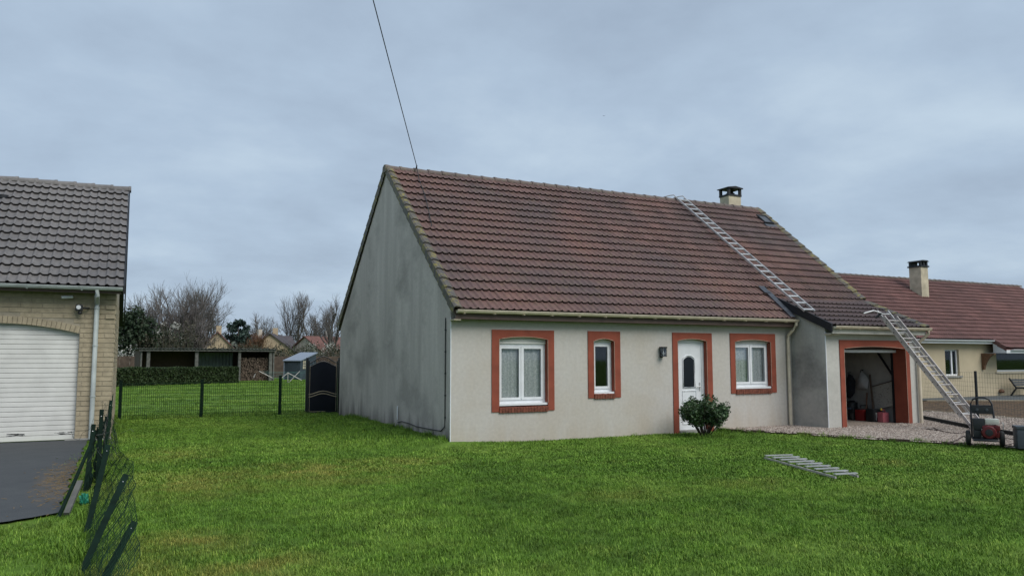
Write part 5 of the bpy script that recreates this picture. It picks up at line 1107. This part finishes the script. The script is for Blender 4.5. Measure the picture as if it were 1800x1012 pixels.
for r_ in range(17):
    for c_ in range(26):
        x = 7.62+c_*0.122+(0.06 if r_ % 2 else 0)+rl_.uniform(-.02, .02); z = 0.07+r_*0.112; top = 2.0-max(0, (x-9.7))*0.9+0.15*math.sin(c_*1.1)
        if z > top or x > LS-0.35: continue
        rr = rl_.uniform(0.045, 0.068); lg.lathe([(rr, 0), (rr, 0.6)], (x, 0.35+rl_.uniform(-.08, .08), z), 6, 'y')
part(lg, 'logs', 'log', fw_, False, True, stuff=True)
cq = onz(428, 669); ct_ = thing('slatted_crate', 'pale slatted wooden crate standing before the firewood stack', 'crate', (cq.x, cq.y, 0), an)
for k in range(5): part(MB().box(-0.28, 0.28, -0.02, 0.0, 0.06+k*0.13, 0.15+k*0.13).box(-0.28, 0.28, 0.4, 0.42, 0.06+k*0.13, 0.15+k*0.13), 'slat', 'wood_pale', ct_, False, True)
for x in (-0.28, 0.24): part(MB().box(x, x+0.04, 0.001, 0.04, 0, 0.72).box(x, x+0.04, 0.36, 0.399, 0, 0.72), 'corner_post', 'wood_pale', ct_, False, True)
hp, hq = Vector((-6.6, 41.6)), Vector((1.75, 47.2)); ha = math.atan2(hq.y-hp.y, hq.x-hp.x); HLn = (hq-hp).length
hg = thing('hedge', 'low clipped dark green hedge across the back lawn', 'hedge', (hp.x, hp.y, 0), ha); hr_ = random.Random(21)
part(MB().bevel_box(0.1, HLn-0.12, 0.12, 0.75, 0.0, 1.10, 0.1), 'branches', 'stem', hg, False, True); lf = MB()
for i in range(15000):
    f = hr_.random(); x = hr_.uniform(0, HLn)
    bump_ = 0.06*noise.noise(Vector((x*0.9, 0, 4)))
    if f < 0.62: p = Vector((x, hr_.uniform(-0.05, 0.10)+bump_, hr_.uniform(0.03, 1.2)))
    elif f < 0.92: p = Vector((x, hr_.uniform(0, 0.85), 1.17+bump_+hr_.uniform(-0.05, 0.06)))
    else: p = Vector((HLn+hr_.uniform(-0.1, 0.06), hr_.uniform(0, 0.85), hr_.uniform(0.03, 1.2)))
    leaf(lf, p, hr_.uniform(0.04, 0.085), hr_)
part(lf, 'foliage', 'hedge_leaf', hg, False, True)
gs = thing('garden_shed', 'small blue-grey garden shed with a sloping metal roof and a lit-looking pale window', 'shed', (6.45, 54.6, 0), R(-35)); gs['label'] = 'small blue-grey garden shed with a sloping metal roof and a pale paned window'
part(MB().prism([(0, 0), (3.4, 0), (3.4, 2.25), (0, 1.62)], 'x', 0.0, 1.45), 'wall', 'shed_blue', gs, False, True)
part(MB().add([(-0.12, -0.15, 1.62), (1.57, -0.15, 1.62), (1.57, 3.5, 2.34), (-0.12, 3.5, 2.34), (-0.12, -0.15, 1.70), (1.57, -0.15, 1.70), (1.57, 3.5, 2.42), (-0.12, 3.5, 2.42)], [(0, 3, 2, 1), (4, 5, 6, 7), (0, 1, 5, 4), (1, 2, 6, 5), (2, 3, 7, 6), (3, 0, 4, 7)]), 'roof', 'shed_roof', gs, False, True)
dd_ = part(MB().box(0.28, 1.15, -0.03, -0.002, 0.05, 1.5), 'door', 'grey_plastic', gs, False, True)
for k in range(9): part(MB().box(0.28, 1.15, -0.04, -0.031, 0.08+k*0.155, 0.215+k*0.155), 'plank', 'shed_blue', dd_, False, True)
part(MB().box(-0.06, 0.0, -0.06, 0.0, 0, 1.62), 'corner_post', 'shed_roof', gs, False, True)
wn_ = part(MB().box(1.451, 1.47, 0.55, 1.35, 0.95, 1.65), 'window', 'chim_render', gs, False, True)
for yy in (0.82, 1.08): part(MB().box(1.471, 1.485, yy-0.02, yy+0.02, 0.96, 1.64), 'glazing_bar', 'shed_blue', wn_, False, True)
for z in (1.18, 1.41): part(MB().box(1.486, 1.495, 0.56, 1.34, z-0.02, z+0.02), 'glazing_bar', 'shed_blue', wn_, False, True)
YA = 46.0; P_ = lambda x, y: ony(x, y, YA); aq = P_(506, 668)
ai = thing('rotary_airer', 'half-folded rotary clothes airer with pale tilted arms on the back lawn', 'clothes airer', (aq.x, aq.y, 0))
for a, b in (((455, 652), (479, 664)), ((494, 665), (506, 655)), ((506, 655), (530, 668)), ((527, 652), (506.5, 673)), ((445.7, 663.6), (449, 656.5))): part(MB().tube([P_(*a), P_(*b)], 0.028, 6), 'arm', 'aluminium_dull', ai)
part(MB().tube([(aq.x, YA, 0.0), P_(506, 654)], 0.03, 6), 'mast', 'aluminium_dull', ai); ln_ = MB()
for k, y_ in enumerate((652.5, 655, 658, 661, 664)): ln_.tube([P_(456+k*5, y_), P_(506, y_+1.5), P_(538-k*2, y_)], 0.009, 3, cap=False)
part(ln_, 'drying_line', 'teal_tube', ai)
gwall = thing('board_fence', 'brown board fence closing the back garden behind the sheds', 'fence', (10, 63, 0)); bme2 = MB().box(0, 0.78, 0, 0.08, 0, 2.08).mesh('panel', 'fence_wood')
for k in range(64): shared('panel', bme2, gwall, (-12+k*0.8, 62+k*0.06, 0))

# ------------------------------------------------------------------ trees beyond
def grow(mbt, mbc, p, d, ln, r, lv, maxlv, rg, up, spread, tips):
    seg = 3; P = [p]
    for k in range(seg):
        d = (d+Vector((rg.gauss(0, .10), rg.gauss(0, .10), up+rg.gauss(0, .06)))).normalized(); p = p+d*(ln/seg); P.append(p)
    (mbt if lv < 2 else mbc).tube(P, r, 6 if lv == 0 else 4 if lv < 3 else 3, max(r*0.55, 0.006), cap=False)
    if lv >= maxlv: tips.append(p); return
    n = rg.randint(3, 4) if lv else rg.randint(4, 5)
    for k in range(n):
        f = rg.uniform(0.35, 1.0) if k else 1.0; i = min(int(f*seg), seg-1); q = P[i].lerp(P[i+1], f*seg-i)
        ax = d.orthogonal().normalized(); ax.rotate(Matrix.Rotation(rg.uniform(0, 6.28), 3, d)); nd = d.copy(); nd.rotate(Matrix.Rotation(rg.uniform(0.25, 0.75)*spread, 3, ax))
        grow(mbt, mbc, q, nd, ln*rg.uniform(0.58, 0.82), max(r*0.56, 0.011), lv+1, maxlv, rg, up, spread, tips)
def bare_tree(label, px, Y, top_py, seed, levels=5, trunk_f=0.28, spread=1.0, stems=1, mat='twig', ivy=0, group='bare trees behind the gardens', up=0.10):
    b = ony(px, 631, Y); hgt = ony(px, top_py, Y).z; rg = random.Random(seed); t_ = thing('bare_tree', label, 'tree', (b.x, Y, 0), 0, group)
    tr, cr = MB(), MB(); tips = []
    for s in range(stems):
        d = Vector((rg.gauss(0, .13)*(stems > 1)*1.6, rg.gauss(0, .1)*(stems > 1), 1)).normalized(); base = Vector((rg.gauss(0, .5)*(stems > 1), rg.gauss(0, .5)*(stems > 1), 0))
        grow(tr, cr, base, d, hgt*trunk_f, 0.20 if stems > 1 else 0.28, 0, levels, rg, up, spread, tips)
    zmax = max(p.z for p in tips); k = hgt/zmax
    for m_ in (tr, cr): m_.v = [(x*(0.5+k*0.5), y*(0.5+k*0.5), z*k) for x, y, z in m_.v]
    part(tr, 'trunk', 'bark', t_, False, True); part(cr, 'crown', mat, t_, False, True)
    if ivy:
        iv = MB()
        for i in range(ivy): a = rg.uniform(0, 6.28); z = hgt*0.62*rg.random(); r_ = 0.75*(1-z/hgt)+0.15; leaf(iv, Vector((r_*math.cos(a)*rg.uniform(.5, 1.2), r_*math.sin(a), z)), rg.uniform(0.10, 0.20), rg)
        part(iv, 'ivy', 'ivy_leaf', t_, False, True)
    return t_
for args in (('leftmost tall bare tree, thin crown just right of the brick garage', 262, 84, 492, 1, 5, .30, .9, 2), ('tallest bare tree above the open shed, its crown fanning out', 312, 82, 474, 2, 5, .32, 1.0, 3), ('bare tree with ivy-clad trunk right of the tallest tree', 338, 88, 492, 3, 5, .30, .9, 2),
             ('broad spreading bare tree at the right end of the left tree group', 366, 122, 498, 4, 5, .26, 1.25, 3), ('ivy-covered bare tree low behind the shed roof', 282, 80, 520, 5, 5, .3, 1.0, 2), ('small bare tree left of the tan gable house', 338, 78, 548, 6, 5, .3, 1.2, 2),
             ('slim tall bare tree standing alone above the gable-less white house', 512, 122, 510, 7, 5, .34, .7, 2), ('wide bare tree right of the slim tall one', 548, 122, 536, 8, 5, .26, 1.25, 3), ('bare tree half hidden behind the gable wall', 583, 90, 513, 9, 5, .3, .8, 2), ('low bushy bare tree behind the garden shed', 470, 128, 545, 10, 5, .28, 1.2, 2)):
    bare_tree(*args, ivy=1500 if 'ivy' in args[0] else 0)
bpy.data.objects['bare_tree.006']['label'] = 'slim tall bare tree standing above the black garden gate, left'
bare_tree('orange-twigged bare willow between the two distant tan houses', 446, 104, 578, 15, 5, .22, 1.3, 3, 'twig_orange', 0, 'bare trees behind the gardens')
def leafy(name, label, px, Y, top_py, w, seed, mat, n, group=None, size=0.22, base_z=0.0, cat='tree', trunk=True):
    b = ony(px, 631, Y); h = ony(px, top_py, Y).z; rg = random.Random(seed); t_ = thing(name, label, cat, (b.x, Y, 0), 0, group)
    if trunk: part(MB().tube([(0, 0, 0), (0.1, 0, h*0.4), (0, 0.1, h*0.85)], 0.18, 6, 0.05), 'trunk', 'bark', t_, False, True)
    lf = MB(); cs = []
    for i in range(int(n/60)):
        z = base_z+(h-base_z-0.3)*rg.random()**0.8; k = (z-base_z)/(h-base_z); r_ = w*0.5*math.sqrt(max(0.05, 1-(1.7*k-0.75)**2)); a = rg.uniform(0, 6.28); cs.append(Vector((r_*math.cos(a)*rg.random()**0.4, r_*math.sin(a)*rg.random()**.4, z)))
    clumps(lf, cs, 60, 0.85 if w > 4 else 0.5, size, rg, 0.8); part(lf, 'crown' if trunk else 'foliage', mat, t_, False, True)
leafy('evergreen_tree', 'dark evergreen tree showing just behind the brick garage corner', 228, 70, 545, 5.0, 31, 'ivy_leaf', 6000, None, 0.20)
leafy('evergreen_tree', 'rounded dark blue-green conifer between the distant houses', 417, 108, 562, 3.4, 32, 'conifer_leaf', 3600, None, 0.24, 1.0)
leafy('blossom_shrub', 'pale blossoming shrub behind the left end of the open shed', 238, 66, 612, 4.5, 33, 'pale_blossom', 900, None, 0.11, 0.5, 'shrub', False)
leafy('blossom_shrub', 'pale blossom among the ivy trunks above the open shed', 298, 78, 560, 3.5, 34, 'pale_blossom', 700, None, 0.12, 2.5, 'shrub', False)
leafy('blossom_shrub', 'whitish shrub in front of the farthest right house', 566, 84, 600, 4.0, 35, 'pale_blossom', 700, None, 0.10, 1.5, 'shrub', False)
# the scrub between and under the trees: one mass
th = MB(); tgn = MB(); rg = random.Random(41)
for i in range(300):
    px = rg.uniform(200, 620); Y = rg.uniform(68, 96); top = (585 if px < 360 else 598 if px < 500 else 585)+rg.uniform(-14, 14); 
    if px > 345: top = rg.uniform(606, 616)
    if px > 345 and rg.random() < 0.45: Y = rg.uniform(126, 140); top = rg.uniform(572, 600)
    b = ony(px, 631, Y); h = ony(px, top, Y).z
    tgt = th if rg.random() < 0.62 else tgn
    clumps(tgt, [Vector((b.x+rg.gauss(0, .6), Y+rg.gauss(0, .6), h*rg.uniform(0.1, 0.95))) for _ in range(3)], 40, 0.85, 0.13, rg, 0.9)
    for k in range(5):
        x = b.x+rg.gauss(0, .8); tgt.tube([(x, Y, 0), (x+rg.gauss(0, .5), Y, h*rg.uniform(0.7, 1.25))], 0.03, 3, 0.012, cap=False)
o = link('scrub_thicket', th.mesh('scrub_thicket', 'thicket_leaf')); o['kind'] = 'stuff'
o = link('scrub_greenery', tgn.mesh('scrub_greenery', 'thicket_green')); o['kind'] = 'stuff'

# ------------------------------------------------------------------ houses beyond the trees
def far_house(label, px, Y, apex_py, half, depth, wall, roofm, eave, rot, chim=True):
    b = ony(px, 631, Y); za = ony(px, apex_py, Y).z; t_ = thing('distant_house', label, 'house', (b.x, Y, 0), R(rot), 'houses beyond the back gardens')
    part(MB().prism([(-half, 0), (half, 0), (half, eave), (0, za-0.15), (-half, eave)], 'y', 0, depth), 'wall', wall, t_, False, True)
    s_ = (za-eave)/half; o_ = 0.35; rf_ = MB()
    for sg in (-1, 1): rf_.add([(0, -0.3, za), (sg*(half+o_), -0.3, eave-o_*s_), (sg*(half+o_), depth+0.3, eave-o_*s_), (0, depth+0.3, za), (0, -0.3, za-.16), (sg*(half+o_), -0.3, eave-o_*s_-.16), (sg*(half+o_), depth+.3, eave-o_*s_-.16), (0, depth+.3, za-.16)], [(0, 1, 2, 3), (7, 6, 5, 4), (0, 4, 5, 1), (1, 5, 6, 2), (2, 6, 7, 3)])
    r_ = part(rf_, 'roof', roofm, t_, False, True)
    if chim: part(MB().box(-0.35, 0.35, depth*0.4, depth*0.4+0.6, za-0.8, za+0.9), 'chimney', wall, r_, False, True)
    for x in (-half*0.45, half*0.45):
        w_ = part(MB().box(x-0.45, x+0.45, -0.04, -0.001, 1.0, 2.1), 'window', 'white_pvc', t_, False, True); part(MB().box(x-0.38, x+0.38, -0.06, -0.041, 1.07, 2.03), 'pane', 'panel_black', w_, False, True)
far_house('distant tan gable house with red roof above the open shed', 381, 100, 582, 3.4, 9, 'far_wall', 'far_roof', 2.2, -8)
far_house('distant dark-roofed house right behind the tan gable', 412, 112, 588, 4.0, 9, 'far_wall_pale', 'far_roof_dark', 2.6, -75)
far_house('distant pale house with slanting roof left of the slim tall tree', 474, 106, 585, 4.6, 9, 'far_wall', 'far_roof_dark', 2.4, -20)
far_house('distant low house with red roof above the garden shed', 536, 104, 590, 5.0, 10, 'far_wall_pale', 'far_roof', 2.4, -62)
bdp = CAM+ray(1061.5, 204).normalized()*70
bd_ = thing('flying_bird', 'tiny dark bird gliding in the sky above the roof', 'bird', tuple(bdp), 0.6); bd_.scale = (0.3, 0.3, 0.3)
part(MB().lathe([(0.01, -0.2), (0.06, -0.08), (0.07, 0.05), (0.03, 0.18), (0.01, 0.24)], (0, 0, 0), 8, 'x'), 'body', 'bird_dark', bd_, True, True)
part(MB().add([(-0.07, 0, 0.03), (0.08, 0, 0.03), (0.02, 0.42, 0.10), (-0.06, 0.42, 0.10), (-0.07, 0, 0.05), (0.08, 0, 0.05), (0.02, 0.42, 0.11), (-0.06, 0.42, 0.11)], [(0, 1, 2, 3), (7, 6, 5, 4), (0, 4, 5, 1), (1, 5, 6, 2), (2, 6, 7, 3), (3, 7, 4, 0)]), 'wing', 'bird_dark', bd_, False, True)
part(MB().add([(-0.07, 0, 0.03), (0.08, 0, 0.03), (0.02, -0.42, 0.10), (-0.06, -0.42, 0.10), (-0.07, 0, 0.05), (0.08, 0, 0.05), (0.02, -0.42, 0.11), (-0.06, -0.42, 0.11)], [(3, 2, 1, 0), (4, 5, 6, 7), (4, 0, 1, 5), (5, 1, 2, 6), (6, 2, 3, 7), (7, 3, 0, 4)]), 'wing', 'bird_dark', bd_, False, True)
